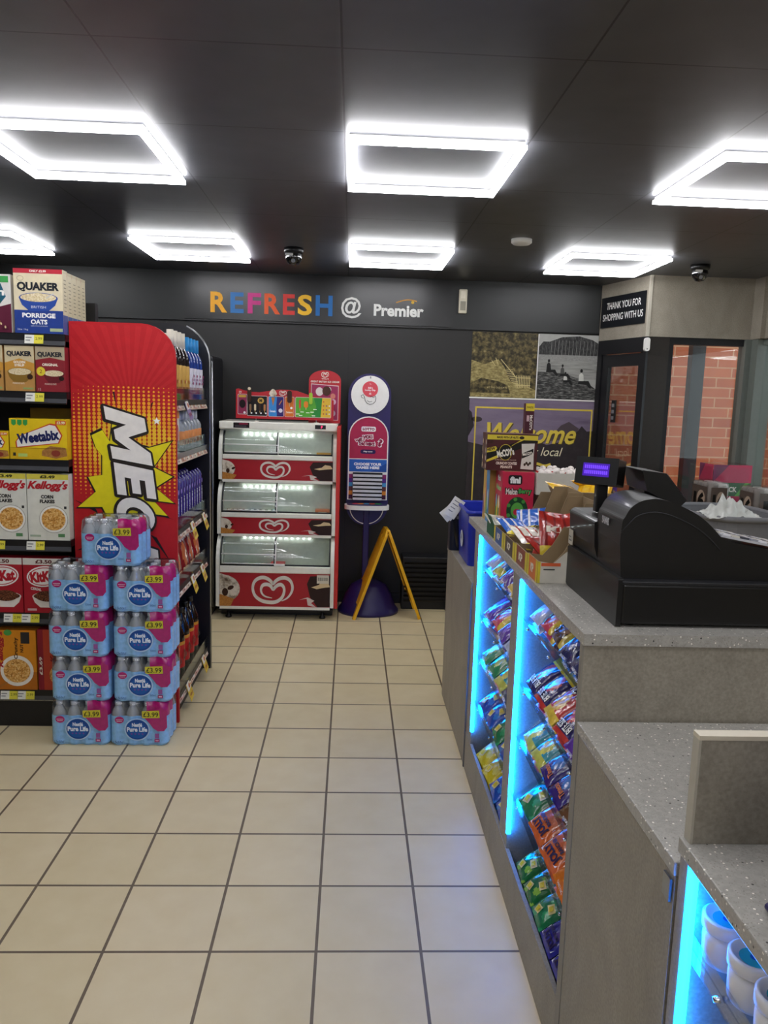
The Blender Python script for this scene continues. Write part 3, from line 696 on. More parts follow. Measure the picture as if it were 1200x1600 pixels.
# ================================================================== TILL
ZT = 1.0705
REGM = mk('till_black', '#0b0a0a', .42, noise=.1, coat=.1)
ZR = ZT+.1075
def smooth(pts, n=6):
    out = []
    for i in range(len(pts)-1):
        p0, p1, p2, p3 = [Vector(pts[max(0, min(len(pts)-1, j))]) for j in (i-1, i, i+1, i+2)]
        for k in range(n):
            t_ = k/n; out.append(tuple(.5*((2*p1)+(p2-p0)*t_+(2*p0-5*p1+4*p2-p3)*t_*t_+(3*p1-p0-3*p2+p3)*t_**3)))
    out.append(tuple(pts[-1])); return out
t = thing('cash_register', 'black cash register with humped back cover and wide cash drawer on the counter', 'cash register', (.69, -.31, ZT))
b = MB(); b.box(-.005, -.023, .006, .455, .36, .1, REGM); dr = b.build('cash_drawer', t, bevel=.006)
b = MB(); b.M = frame((-.005, .417, 0), (0, -1, 0), (0, 0, 1)); b.prism(rrect(0, .0, .44, .112, .05, corners=(1, 0, 0, 1), n=8), .0, .012, REGM); b.build('front_lip', dr, bevel=.003)
b = MB(); b.box(-.009, -.027, .099, .459, .411, .107, mk('till_seam', '#202023', .35)); b.build('top_rim', dr, bevel=.002)
for x, y in ((.025, .007), (.425, .007), (.025, .377), (.425, .377)):
    b = MB(); b.lathe([(0, 0), (.012, 0), (.012, .006), (0, .006)], BLACK, 12, (x, y, 0)); b.build('rubber_foot', dr)
z0 = ZR-ZT
hump = smooth([(-.012, .08), (-.01, .128), (-.004, .142), (.008, .163), (.03, .178), (.06, .184), (.09, .18), (.125, .168), (.165, .148), (.195, .125), (.22, .1)], 4)
b = MB(); b.M = frame((0, 0, z0), (1, 0, 0), (0, 0, 1))
b.prism([(-.004, 0)]+hump+[(.25, .088), (.36, .07), (.44, .055), (.44, 0)], -.17, 0, REGM); b.build('housing', t, bevel=.005, seg=2)
b = MB(); b.M = frame((0, 0, z0), (1, 0, 0), (0, 0, 1))
b.prism([(-.002, 0), (-.014, .04), (-.018, .1), (-.006, .108), (.12, .11), (.2, .05), (.42, .035), (.42, 0)], -.39, -.171, REGM); b.build('rear_housing', t, bevel=.005)
m = MB(); m.tube([(-.0105, .001, z0+.105), (-.012, -.001, z0+.107)]+[(x, -.0015, z-.03+z0) for x, z in hump[14:]], .0012, mk('till_groove', '#2c2c30', .3), 6); m.build('cover_seam', t)
b = MB(); b.M = frame((.222, .0, z0+.1), (.98, 0, -.17), (0, 1, 0)); b.box(0, .004, 0, .21, .1, .005, mk('keyboard_cover', '#b9bac0', .25, noise=.05)); km = b.build('keyboard', t)
b = MB(); b.M = frame((.222, .0, z0+.1), (.98, 0, -.17), (0, 1, 0))
for i in range(9):
    for j in range(4):
        b.box(.006+i*.022, .008+j*.023, .005, .006+i*.022+.017, .008+j*.023+.018, .009, K(['#d8d8dc', '#8c8e96', '#3c3e46', '#c8c4b8'][(i*3+j*7) % 4]))
b.build('keys', km)
b = MB(); b.M = frame((-.0135, .15, z0), (0, -1, 0), (0, 0, 1)); b.text('SAM4S', .05, .118, .018, K('#b8b8bc'), .0015, width=.05, bold=.03); b.build('maker_badge', t)
b = MB(); b.M = frame((-.0185, .385, z0), (0, -1, 0), (0, 0, 1)); b.box(.005, .01, -.001, .04, .05, .001, K('#b9b4a4')); b.rect(.01, .02, .035, .024, K('#555555'), .0015); b.rect(.01, .03, .03, .033, K('#555555'), .0015); b.build('rating_label', t)
t = thing('customer_display', 'small black pole display with glowing purple screen on the till', 'display', (.722, -.02, ZR+.112))
b = MB(); b.box(-.015, -.012, -.0, .015, .012, .08, REGM); b.build('pole', t, bevel=.003)
HF = frame((-.012, 0, .105), (.8, -.6, 0), (.10, .13, 1))
b = MB(); b.M = HF; b.prism([(-.056, -.034), (.056, -.034), (.056, .036), (-.056, .036)], -.05, .012, REGM); b.build('head', t, bevel=.004)
b = MB(); b.M = HF; b.rect(-.036, -.014, .034, .02, mk('violet_display', '#3a1a8a', .3, emit='#4a1cb8', power=.35), .0135)
VD = mk('violet_digits', '#7a50ff', .3, emit='#6a3cf0', power=.5)
for r_ in range(2):
    for k in range(12): b.rect(-.031+k*.0052, -.008+r_*.014, -.0275+k*.0052, .001+r_*.014, VD, .0145)
b.build('screen', t)
t = thing('operator_screen', 'tilted black operator screen on the back of the till, turned away', 'screen', (.84, -.12, ZR+.15))
b = MB(); b.M = frame((0, 0, 0), (1, 0, 0), (0, 0, 1)); b.prism([(-.05, .082), (.01, .075), (.068, .008), (.05, -.01), (-.035, .03)], -.14, .0, REGM); b.build('panel', t, bevel=.003)
b = MB(); b.M = frame((.0125, 0, .0765), (.655, 0, -.756), (0, 1, 0)); b.rect(.004, .008, .085, .132, K('#c8c8d0', .2), .0008); b.build('screen_face', t)
b = MB(); b.M = frame((0, .03, 0), (1, 0, 0), (0, 0, 1)); b.prism([(-.03, -.05), (.02, -.05), (.03, .01), (-.03, .04)], -.07, .0, REGM); b.build('stand', t, bevel=.003)

# ================================================================== CARTONS ON THE COUNTER
def cutcarton(name, label, y0, y1, x0, x1, h, side, endc, band, fill, lip=.06, flap=.12, endwhite=False, group='open snack cartons on the counter'):
    """open display carton with torn-down front (towards the aisle), tall back"""
    t = thing(name, label, 'carton', ((x0+x1)/2, (y0+y1)/2, ZT), 0, group)
    W, D = (x1-x0)/2, (y1-y0)/2; e = .0025
    b = MB()
    b.box(-W, -D, 0, W, D, e, KRAFT)
    # side walls running in x, stepping up towards the back
    for yy, s_ in ((-D, 1), (D-e, 1)):
        b.M = frame((0, yy+e, 0), (1, 0, 0), (0, 0, 1))
        b.prism([(-W, 0), (W, 0), (W, h+flap), (W*.55, h+flap), (W*.1, h*.8), (-W*.35, lip*.9), (-W, lip)], 0, e, KRAFT)
        b.id()
    b.box(-W, -D+e, e, -W+e, D-e, lip, KRAFT); b.box(W-e, -D+e, e, W, D-e, h+flap, KRAFT)
    b.build('box', t)
    b = MB(); b.fr('-x', -W-.0006, D, 0); w2 = 2*D
    b.rect(0, 0, w2, lip, K(side), 0); b.rect(0, 0, w2*.16, lip, K(band), .0005); b.rect(w2*.84, 0, w2, lip, K(band), .0005)
    b.text('KP', w2*.5, lip*.5, lip*.42, K('#e8e0d0'), .001, width=w2*.3, bold=.05)
    b.fr('-y', -W, -D-.0006, 0); b.poly([(0, 0), (2*W, 0), (2*W, h+flap*.0+.02), (W*1.1, h*.75), (W*.65, lip*.9), (0, lip)], K(endc), 0)
    b.poly([(0, 0), (W*.12, 0), (W*.12, lip*.97), (0, lip)], K(band), .0005)
    if endwhite: b.rect(W*.15, lip*.78, W*1.0, lip*.93, K('#d8643c'), .0006); b.rect(W*.25, lip*.6, W*.75, lip*.66, K('#444444'), .0008)
    b.build('printed_face', t)
    return t
cutcarton('snack_carton', 'nearest open carton on the counter edge, orange side and white end, beside the till', .08, .20, .592, .72, .11, '#d8743c', '#cfcabd', '#d8c43c', None, .062, .03, True)
cutcarton('snack_carton', 'open carton with brown printed side holding red packets, second from the till', .205, .38, .592, .80, .10, '#8c4a3a', '#c9a060', '#d8c43c', None, .058, .11)
cutcarton('snack_carton', 'open carton with dark grey side and yellow corners, third from the till', .385, .56, .592, .80, .10, '#54443c', '#d8c43c', '#d8c43c', None, .055, .12)
cutcarton('snack_carton', 'open carton with blue side and yellow corner holding blue packets, fourth from the till', .565, .74, .592, .80, .09, '#3c5c9c', '#d8c43c', '#d8c43c', None, .055, .09)
def leaf_bag(cols, seed, w=.11, h=.14, txt=None):
    def z(u, v):
        if v < -.55: return cols[1]
        return cols[0] if (math.sin(11*u) > -.75) else cols[2]
    def pr(b):
        if txt: b.text(txt, 0, .01, .02, K('#f0e8d8'), .0016, width=w*.7, bold=.05)
        b.text('£1.00', 0, -h*.36, .014, K('#2a2a20'), .0018, width=w*.5, bold=.04)
    return pouch_mesh(w, h, .03, z, pr, seed)
def put_bag(b, label, x, y, z, rx, ry, rz, group, name='snack_packet', cat='snack packet'):
    o = b.build(name); o.location = (x, y, z); o.rotation_euler = (R(rx), R(ry), R(rz)); tag(o, label, cat, group); return o
G = 'snack packets in the open cartons'
RED = ('#a82a22', '#d8c03c', '#7c1c1a'); BLU = ('#2c62c0', '#e0cc40', '#e8e8ec'); YEL = ('#e3b41e', '#2a2620', '#d8a010'); ORG = ('#d8741e', '#e0c030', '#b85a14')
for i, (c, lb, x, y, z, rx, ry, rz) in enumerate((
    (RED, 'red packet with yellow band standing highest in the carton beside the till', .69, .27, ZT+.105, 62, 8, 10), (RED, 'red packet with yellow band leaning at the back of the carton beside the till', .755, .25, ZT+.115, 55, -12, -8),
    (RED, 'red packet lying low in the carton nearest the till', .68, .3, ZT+.05, 30, 5, 30), (ORG, 'orange packet tucked between the red packets and the till', .79, .14, ZT+.09, 70, 5, -5),
    (BLU, 'blue and white packet lying flat in the blue sided carton, front', .65, .63, ZT+.065, 18, 4, 12), (BLU, 'blue and white packet leaning up in the blue sided carton, back', .71, .66, ZT+.085, 30, -8, -14),
    (('#d8d0c4', '#d8c43c', '#a8382c'), 'white and red packet in the dark grey carton', .66, .45, ZT+.06, 25, 6, 20), (('#d8d0c4', '#b83c30', '#a8382c'), 'white and red packet at the back of the dark grey carton', .71, .37, ZT+.06, 35, 6, -20))):
    put_bag(leaf_bag(c, 20+i, txt='KP' if c is RED else None), lb, x, y, z, rx, ry, rz, G)
def openbox(name, label, x, y, z, w, d, h, rot, flaps, cat='carton', mat=None, group=None, fl=.09):
    mat = mat or KRAFT; e = .003
    t = thing(name, label, cat, (x, y, z), R(rot), group); b = MB(); W, D = w/2, d/2
    b.box(-W, -D, 0, W, D, e, mat); b.box(-W, -D, e, W, -D+e, h, mat); b.box(-W, D-e, e, W, D, h, mat); b.box(-W, -D+e, e, -W+e, D-e, h, mat); b.box(W-e, -D+e, e, W, D-e, h, mat); b.build('box', t)
    for f, ang in flaps:
        b = MB(); L2 = fl
        if f in 'NS':
            s_ = 1 if f == 'N' else -1; b.M = frame((-W, s_*D, h), (1, 0, 0), (0, s_*math.cos(R(ang)), math.sin(R(ang)))); b.prism([(0, 0), (2*W, 0), (2*W-.012, L2), (.012, L2)], 0, .002, mat)
        else:
            s_ = 1 if f == 'E' else -1; b.M = frame((s_*W, -D, h), (0, 1, 0), (s_*math.cos(R(ang)), 0, math.sin(R(ang)))); b.prism([(0, 0), (2*D, 0), (2*D-.012, L2), (.012, L2)], 0, .002, mat)
        b.build('flap', t)
    return t
openbox('brown_carton', 'open brown carton with raised flap behind the red packets, left of the display', .895, .42, ZT, .17, .2, .13, 4, (('S', 78), ('W', 80)), fl=.07)
openbox('brown_carton', 'open brown carton with a raised slanted flap and yellow packets on top', .92, .70, ZT, .2, .22, .13, -6, (('S', 70), ('W', 62)), fl=.075)
for i, (x, y, z, rx, ry, rz, lb) in enumerate(((.85, .70, ZT+.175, 22, 10, 24, 'yellow packet with black logo lying on the brown carton, left'), (.92, .66, ZT+.185, 30, -6, -30, 'yellow packet with black logo lying on the brown carton, front right'), (.95, .74, ZT+.2, 12, 8, 60, 'yellow packet with black band lying on the brown carton, topmost'))):
    put_bag(leaf_bag(YEL, 40+i, .12, .17), lb, x, y, z, rx, ry, rz, 'yellow packets on the brown carton')
put_bag(leaf_bag(('#c9c8b8', '#8a8a7a', '#a8a898'), 50, .1, .13), 'pale grey green packet slumped at the far end of the row', .64, .86, ZT+.03, 35, 10, 30, G)
b = MB(); 
t = openbox('green_carton', 'low open dark green carton at the far end of the carton row', .65, .84, ZT, .11, .14, .05, 0, (('W', 70),), mat=mk('green_card', '#1f5a3c', .6, noise=.08), fl=.03)

# pink sour sweets box, yellow and blue box, peanut box
def carton(name, label, cat, x, y, z, w, d, h, base, front=None, left=None, right=None, top=None, rot=0, group=None, bev=.0012):
    t = thing(name, label, cat, (x, y, z), R(rot), group)
    b = MB(); b.box(-w/2, -d/2, 0, w/2, d/2, h, K(base)); b.build('box', t, bevel=bev)
    b = MB()
    if front: b.fr('-y', -w/2, -d/2, 0); front(b, w, h)
    if left: b.fr('-x', -w/2, d/2, 0); left(b, d, h)
    if right: b.fr('+x', w/2, -d/2, 0); right(b, d, h)
    if top: b.fr('+z', -w/2, -d/2, h); top(b, w, d)
    if b.v: b.build('print', t)
    return t
def pk_front(b, w, h):
    b.rect(0, 0, w, h, K('#c92a4c'), .0003)
    b.poly(rrect(.18*w, .78*h, .62*w, .95*h, .01), K('#1c1518'), .0007); b.text('fini', .4*w, .865*h, .12*h, K('#f0f0f0'), .0011, width=.34*w, bold=.06)
    b.text('MelonBerry', .52*w, .66*h, .14*h, K('#18281c'), .0008, width=.86*w, bold=.09); b.text('Melon', .3*w, .66*h, .11*h, K('#e8dcd8'), .0012, width=.36*w, bold=.03); b.text('Berry', .72*w, .66*h, .11*h, K('#4cae54'), .0012, width=.4*w, bold=.03)
    b.disc(.5*w, .33*h, .34*w, .24*h, K('#1c4a2a'), .0008)
    for i in range(7): b.disc(.5*w+.3*w*math.cos(i*.9), .33*h+.2*h*math.sin(i*.9), .06*w, .035*h, K('#4c9a44'), .0011, 10, i)
    b.disc(.5*w, .33*h, .2*w, .14*h, K('#5fae4c'), .0014); b.disc(.5*w, .3*h, .12*w, .06*h, K('#c8324a'), .0018)
    b.poly([(0, 0), (w, 0), (w, .05*h), (.6*w, .12*h), (.2*w, .06*h), (0, .2*h)], K('#3f9a48'), .001)
    b.text('SOUR', .42*w, .07*h, .08*h, K('#f0e6c8'), .0016, width=.4*w, bold=.06)
def pk_left(b, w, h):
    b.rect(0, 0, w, h, K('#c92a4c'), .0003); b.text('fini', .55*w, .87*h, .1*h, K('#f0f0f0'), .001, width=.4*w, bold=.05); b.text('Melon', .5*w, .7*h, .1*h, K('#9ad08a'), .001, width=.7*w, bold=.05)
    for i, c in enumerate(('#3f9a48', '#e0b83c', '#2f8a4c', '#d87a3c')): b.disc((.2+.2*i)*w, .22*h+.05*h*(i % 2), .12*w, .22*h, K(c), .0008+i*.0003, 16)
    for i, c in enumerate(('#8ac0d8', '#e8dcc0')): b.disc((.3+.35*i)*w, .45*h, .1*w, .12*h, K(c), .002+i*.0003, 16)
carton('sweet_box', 'pink box of sour melon sweets standing on the counter', 'box', .725, 1.06, ZT, .125, .14, .225, '#c92a4c', pk_front, pk_left, top=lambda b, w, d: b.rect(.1*w, .15*d, .9*w, .5*d, K('#b08a5a'), .0006))
def yb_left(b, w, h):
    b.rect(0, 0, w*.5, h, K('#c9a24a'), .0003); b.rect(w*.5, 0, w, h, K('#4c8ac0'), .0003)
    for i, c in enumerate(('#7a4a8c', '#e8c85c', '#d87a4c', '#5fae4c', '#c8d8e8')): b.disc((.15+.17*i)*w, (.3+.12*(i % 3))*h, .09*w, .2*h, K(c), .0007+i*.0003, 16)
carton('sweet_box', 'yellow and blue patterned sweet box behind the pink sweet box', 'box', .70, 1.215, ZT, .12, .14, .22, '#b08a4c', None, yb_left)
def mc_front(b, w, h):
    b.rect(0, 0, w, h, K('#4a1f22'), .0003); b.poly([(0, .84*h), (w, .84*h), (w, .97*h), (0, .97*h)], K('#d8c43c'), .0006)
    b.text('MADE WITH UP NUTS', .4*w, .905*h, .06*h, K('#2a2018'), .001, width=.42*w, bold=.04); b.disc(.68*w, .905*h, .05*w, .04*h, K('#2a2018'), .001)
    b.poly([(0, .28*h), (0, .52*h), (w*.72, .84*h), (w, .84*h), (w, .78*h), (w*.5, .52*h)], K('#16130f'), .0008)
    b.poly([(0, .28*h), (0, .22*h), (.22*w, .34*h), (.22*w, .42*h)], K('#d8c43c'), .001); b.poly([(.48*w, .66*h), (.5*w, .7*h), (.72*w, .84*h), (.66*w, .84*h)], K('#d8c43c'), .001)
    b.disc(.37*w, .5*h, .13*w, .22*h, K('#d8c43c'), .0012); b.disc(.37*w, .5*h, .122*w, .205*h, K('#16130f'), .0016)
    b.text("McCOY's", .37*w, .49*h, .2*h, K('#f0ece0'), .0021, width=.34*w, rot=.2, bold=.05)
    b.poly([(.0, .6*h), (.17*w, .66*h), (.2*w, .6*h), (.17*w, .53*h), (.0, .48*h)], K('#d8c43c'), .0018); b.text('NEW', .08*w, .58*h, .08*h, K('#3a2018'), .0022, rot=.2, bold=.04)
    b.text('£1.00', .06*w, .78*h, .09*h, K('#3a2018'), .0022, width=.1*w, bold=.04)
    b.text('FLAME GRILLED STEAK FLAVOUR', .38*w, .29*h, .035*h, K('#d8b8a8'), .001, width=.42*w); b.text('CRUNCHY COATED', .4*w, .2*h, .075*h, K('#f0dcd0'), .001, width=.42*w, bold=.04); b.text('PEANUTS', .4*w, .1*h, .075*h, K('#f0dcd0'), .001, width=.23*w, bold=.04)
    x0, x1 = .68*w, .94*w; b.poly([(x0, .06*h), (x1, .04*h), (.93*w, .4*h), (x1, .76*h), (x0, .74*h), (.7*w, .4*h)], K('#d8d4cc'), .0012)
    b.poly([(x0+.02*w, .34*h), (x1-.02*w, .48*h), (x1-.02*w, .62*h), (x0+.02*w, .48*h)], K('#16130f'), .0016); b.text("McCOY's", (x0+x1)/2, .48*h, .08*h, K('#f0ece0'), .002, width=.2*w, rot=.2, bold=.05)
    for i in range(4): b.disc(x0+.08*w+.035*w*i, .18*h+.04*h*(i % 2), .022*w, .04*h, K('#3a2a1c'), .0018, 12)
def mc_left(b, w, h):
    b.rect(0, 0, w, h, K('#4a2a20'), .0003)
    for i in range(16): b.disc((.15+.23*(i % 4))*w, (.1+.22*(i//4))*h, .09*w, .07*h, K(['#c8b48a', '#2a1c16', '#8a5a3c', '#e0d8c8'][(i*5) % 4]), .0007+.0002*(i % 3), 9, i)
carton('peanut_box', 'maroon and black peanut display box on top of the pink box', 'box', .705, 1.10, ZT+.2265, .20, .13, .145, '#4a1f22', mc_front, mc_left, top=lambda b, w, d: b.rect(.05*w, .1*d, .95*w, .9*d, K('#6b4438'), .0006), rot=-2)
carton('packet_box', 'narrow upright maroon and yellow box standing on the peanut box', 'box', .785, 1.14, ZT+.3725, .036, .03, .12, '#4a1f2c', lambda b, w, h: (b.rect(0, .75*h, w, h, K('#d8c43c'), .0004), b.text("MADE", .5*w, .87*h, .07*h, K('#3a2018'), .001, width=.7*w), b.text("McCOY's", .68*w, .36*h, .012, K('#e8e0d8'), .001, width=.06, rot=-PI/2, bold=.05), b.rect(.15*w, .4*h, .45*w, .6*h, K('#c8a8b0'), .0006)), rot=4)
# white tray of sweets on a brown carton
carton('brown_carton', 'closed brown carton under the white tray of wrapped sweets', 'carton', .915, 1.06, ZT, .22, .16, .14, '#8f7a5b')
t = openbox('white_tray', 'white card tray full of red and white wrapped sweets behind the pink box', .915, 1.06, ZT+.1405, .245, .17, .085, 1, (), 'tray', mat=mk('white_card', '#d2cfc4', .6, noise=.03))
q = random.Random(5)
for i in range(16):
    b = MB(); 
    if i == 0:
        b.lathe([(0, -.03), (.014, -.028), (.005, -.02), (.013, -.012), (.016, 0), (.013, .012), (.005, .02), (.014, .028), (0, .03)], FO('#e6dcd6'), 10); b.box(-.0168, -.006, -.008, .0168, .006, .008, FO('#b8322c'))
        w0 = b.build('wrapped_sweet'); o = w0
    else: o = w0.copy(); C.objects.link(o)
    ix, iy = i % 8, i//8
    o.location = (.915-.1+ix*.0285, 1.06-.045+iy*.075, ZT+.224); o.rotation_euler = (R(90+q.uniform(-20, 20)), q.uniform(-.3, .3), q.uniform(-.5, .5))
    tag(o, 'red and white wrapped sweet in the white tray, %s row, %s from the left' % (('front', 'back')[iy], ['first', 'second', 'third', 'fourth', 'fifth', 'sixth', 'seventh', 'eighth'][ix]), 'sweet', 'wrapped sweets in the white tray')
# fill under the visible sweets
carton('purple_box', 'purple snack box with yellow lettering behind the till display', 'box', 1.075, 1.0, ZT, .06, .1, .235, '#4c2c7c', lambda b, w, h: (b.text('ER', .5*w, .84*h, .03, K('#e8d43c'), .001, width=.8*w, bold=.07), b.rect(0, .5*h, w, .62*h, K('#7a5ca8'), .0005)))
t = thing('red_can_box', 'small red and white box partly hidden behind the customer display pole', 'box', (1.0, .8, ZT))
b = MB(); b.box(-.03, -.03, 0, .03, .03, .17, K('#a83030')); b.fr('-y', -.03, -.0305, 0); b.rect(0, .08, .06, .13, K('#e0d8d0')); b.build('box', t)

# blue crate with paper tags on the end unit
t = thing('blue_basket', 'bright blue plastic basket standing on the short grey end unit', 'basket', (.70, 1.62, .8155))
b = MB(); v = []
o_ = rrect(-.085, -.17, .085, .17, .03); i_ = rrect(-.1, -.19, .1, .19, .035)
n = len(o_); z0, z1 = 0, .25
vs = [(p[0], p[1], z0) for p in o_]+[(p[0]*1.12, p[1]*1.1, z1) for p in o_]+[(p[0]*1.08, p[1]*1.07, z1) for p in o_]+[(p[0]*.95, p[1]*.96, .006) for p in o_]
fs = [tuple(reversed(range(n)))]+[(k*n+i, k*n+(i+1) % n, (k+1)*n+(i+1) % n, (k+1)*n+i) for k in range(3) for i in range(n)]+[tuple(range(3*n, 4*n))]
b.add(vs, fs, BLUEBIN); b.build('tub', t)
b = MB(); P_ = [(p[0]*1.14, p[1]*1.12, .25) for p in o_]; P_.append(P_[0]); b.tube(P_, .009, BLUEBIN, 8, False); b.build('rim', t)
b = MB(); b.M = frame((-.0935, .0, .1), (0, -1, 0), (.0, 0, 1)); b.disc(.0, .0, .045, .04, K('#c8ccd8'), .002); b.line([(-.02, -.005), (0, .02), (.02, -.005)], .006, K('#2a3a9a'), .003); b.build('logo', t)
b = MB()
for k in range(6): b.tube([(-.096-.002*k, .1, .24), (-.11-.004*k, .12, .2), (-.1-.003*k, .13, .12), (-.095, .12+.01*k, .03)], .0015, BLACK, 5)
b.build('cable_ties', t)
for i in range(3):
    b = MB(); b.box(-.03, -.0008, -.05, .03, .0008, .05, K('#dedcd2', .6))
    b.fr('-y', 0, -.001, 0)
    for k in range(4): b.rect(-.02, .03-k*.018, .015-.004*k, .034-k*.018, K('#6a6a72'))
    o = b.build('paper_tag', loc=(.575-.006*i, 1.70+.012*i, 1.05-.01*i), rot=(R(-6*i), R(32+8*i), R(-8*i)))
    tag(o, ['front white paper tag hanging over the blue basket rim', 'middle white paper tag hanging over the blue basket rim', 'rear white paper tag hanging over the blue basket rim'][i], 'paper tag', 'paper tags on the blue basket')
b = MB(); b.prism(rrect(-.05, -.05, .05, .05, .02), 0, .16, mk('navy_plastic', '#0c1226', .4)); tag(b.build('dark_pot', loc=(.625, 1.87, .8155)), 'dark pot standing behind the blue basket on the end unit', 'pot')

# ================================================================== BEHIND THE COUNTER
t = thing('waste_bin', 'grey open topped plastic bin behind the till', 'bin', (2.2, 2.25, 0))
def oval(a, c, n=28): return [(a*math.copysign(abs(math.cos(2*PI*i/n))**.7, math.cos(2*PI*i/n)), c*math.copysign(abs(math.sin(2*PI*i/n))**.7, math.sin(2*PI*i/n))) for i in range(n)]
b = MB(); n = 28; vs = []
for a, c, z in ((.19, .22, 0), (.235, .3, .98), (.222, .287, .98), (.18, .21, .02)): vs += [(p[0], p[1], z) for p in oval(a, c)]
b.add(vs, [tuple(reversed(range(n)))]+[(k*n+i, k*n+(i+1) % n, (k+1)*n+(i+1) % n, (k+1)*n+i) for k in range(3) for i in range(n)]+[tuple(range(3*n, 4*n))], GREYP); b.build('tub', t)
b = MB(); P_ = [(p[0], p[1], .985) for p in oval(.24, .305)]; P_.append(P_[0]); b.tube(P_, .016, GREYP, 8, False); b.build('rim', t)
b = MB(); q = random.Random(9); vs = []; nn_ = 26
for i in range(nn_+1):
    for j in range(nn_+1):
        u, v = i/nn_-.5, j/nn_-.5; rr = math.hypot(u, v)
        vs.append((u*.3, v*.24, .09*math.exp(-rr*rr*7)*(1+.35*math.sin(17*u+3+4*v)*math.sin(21*v+1)+.22*math.sin(37*u-9*v))+.004*q.uniform(-1, 1)))
b.add(vs, [(i*(nn_+1)+j, (i+1)*(nn_+1)+j, (i+1)*(nn_+1)+j+1, i*(nn_+1)+j+1) for i in range(nn_) for j in range(nn_)], mk('white_bag_film', '#d9dad4', .3, noise=.03, trans=.0, alpha=.85), True)
tag(b.build('plastic_bag', loc=(2.12, 2.08, .985)), 'crumpled white plastic bag stuffed in the top of the grey bin', 'plastic bag')
# drinks multipacks by the window
def can_pack(name, label, x, y, z, cols, art, group='drinks multipacks stacked by the window', w=.26, d=.2, h=.27):
    t = thing(name, label, 'multipack', (x, y, z), 0, group)
    b = MB(); q = random.Random(int(x*100+z*10))
    ni, nj = round(w/.065), round(d/.066)
    for i in range(ni):
        for j in range(nj):
            cx, cy = -w/2+w*(i+.5)/ni, -d/2+d*(j+.5)/nj
            for l in range(2): b.lathe([(0, 0), (.026, 0), (.0315, .008), (.0315, .118), (.026, .13), (0, .13)], K(cols[(i+l) % len(cols)]), 12, (cx, cy, .002+l*.133))
    b.build('cans', t)
    b = MB(); b.fr('-y', -w/2, -d/2-.002, 0); art(b, w, h); b.fr('-x', -w/2-.002, d/2, 0); art(b, d, h); b.build('printed_panel', t)
    b = MB(); b.box(-w/2-.003, -d/2-.003, 0, w/2+.003, d/2+.003, h+.004, FILM2); b.build('film', t, bevel=.02)
    return t
def art16(b, w, h):
    b.rect(.1*w, .12*h, .9*w, .9*h, K('#6a5a50'), 0); b.rect(.1*w, .12*h, .9*w, .3*h, K('#a8a29a'), .0003); b.disc(.6*w, .6*h, .22*w, .2*h, K('#c8b09a'), .0003); b.text('16', .5*w, .55*h, .4*h, K('#15130f'), .0006, width=.6*w, bold=.06); b.rect(.2*w, .2*h, .8*w, .26*h, K('#c8c0b0'), .0005)
def artr(b, w, h):
    b.rect(0, .0, w, h, K('#c04060'), 0); b.rect(0, .3*h, w, .6*h, K('#3c6a44'), .0004); b.poly([(0, .6*h), (w*.4, h), (0, h)], K('#7a3c5c'), .0004); b.text('8 PACK', .4*w, .45*h, .12*h, K('#dcd8cc'), .0008, width=.5*w, bold=.04)
    b.poly([(.6*w, .3*h), (.85*w, .6*h), (.95*w, .6*h), (.7*w, .3*h)], K('#5fae4c'), .0006)
def artv(b, w, h):
    b.rect(0, 0, w, h, K('#b87a5a'), 0); b.rect(.5*w, .3*h, w, .75*h, K('#5c3c8c'), .0004); b.rect(0, .3*h, .45*w, .75*h, K('#d8a08c'), .0004); b.text('X', .25*w, .5*h, .3*h, K('#c83c3c'), .0008)
cols_ = {0: ['#c9c4bc', '#8a8078'], 1: ['#c05a6c', '#d8c8b8'], 2: ['#d8c0b0', '#7a5ca0']}
px_ = [(2.36, 2.86), (2.67, 2.92)]
for k in range(4):
    can_pack('drinks_multipack', ['clear wrapped pack of cans at the bottom of the left stack by the window', 'second multipack up in the left stack by the window', 'third multipack up in the left stack by the window', 'topmost multipack with a big 16 in the left stack by the window'][k], 2.39, 2.88, k*.276, cols_[0], art16 if k in (0, 3) else artv, w=.13, d=.26)
for k in range(4):
    can_pack('drinks_multipack', ['bottom multipack of the right stack against the window corner', 'second multipack up in the right stack against the window corner', 'third multipack up in the right stack, with orange and violet print', 'topmost pink and green multipack of the right stack'][k], 2.6, 3.12, k*.3, cols_[1 if k == 3 else 2], artr if k == 3 else artv, h=.295)
can_pack('drinks_multipack', 'multipack with a big 16 nearest the counter, on the low shelf by the right wall', 2.6, 2.56, .83, cols_[0], art16)
t = thing('storage_ledge', 'low grey ledge by the right wall carrying a multipack', 'ledge', (2.6, 2.56, 0)); b = MB(); b.box(-.14, -.11, 0, .155, .11, .828, LAM); b.build('body', t, bevel=.002)

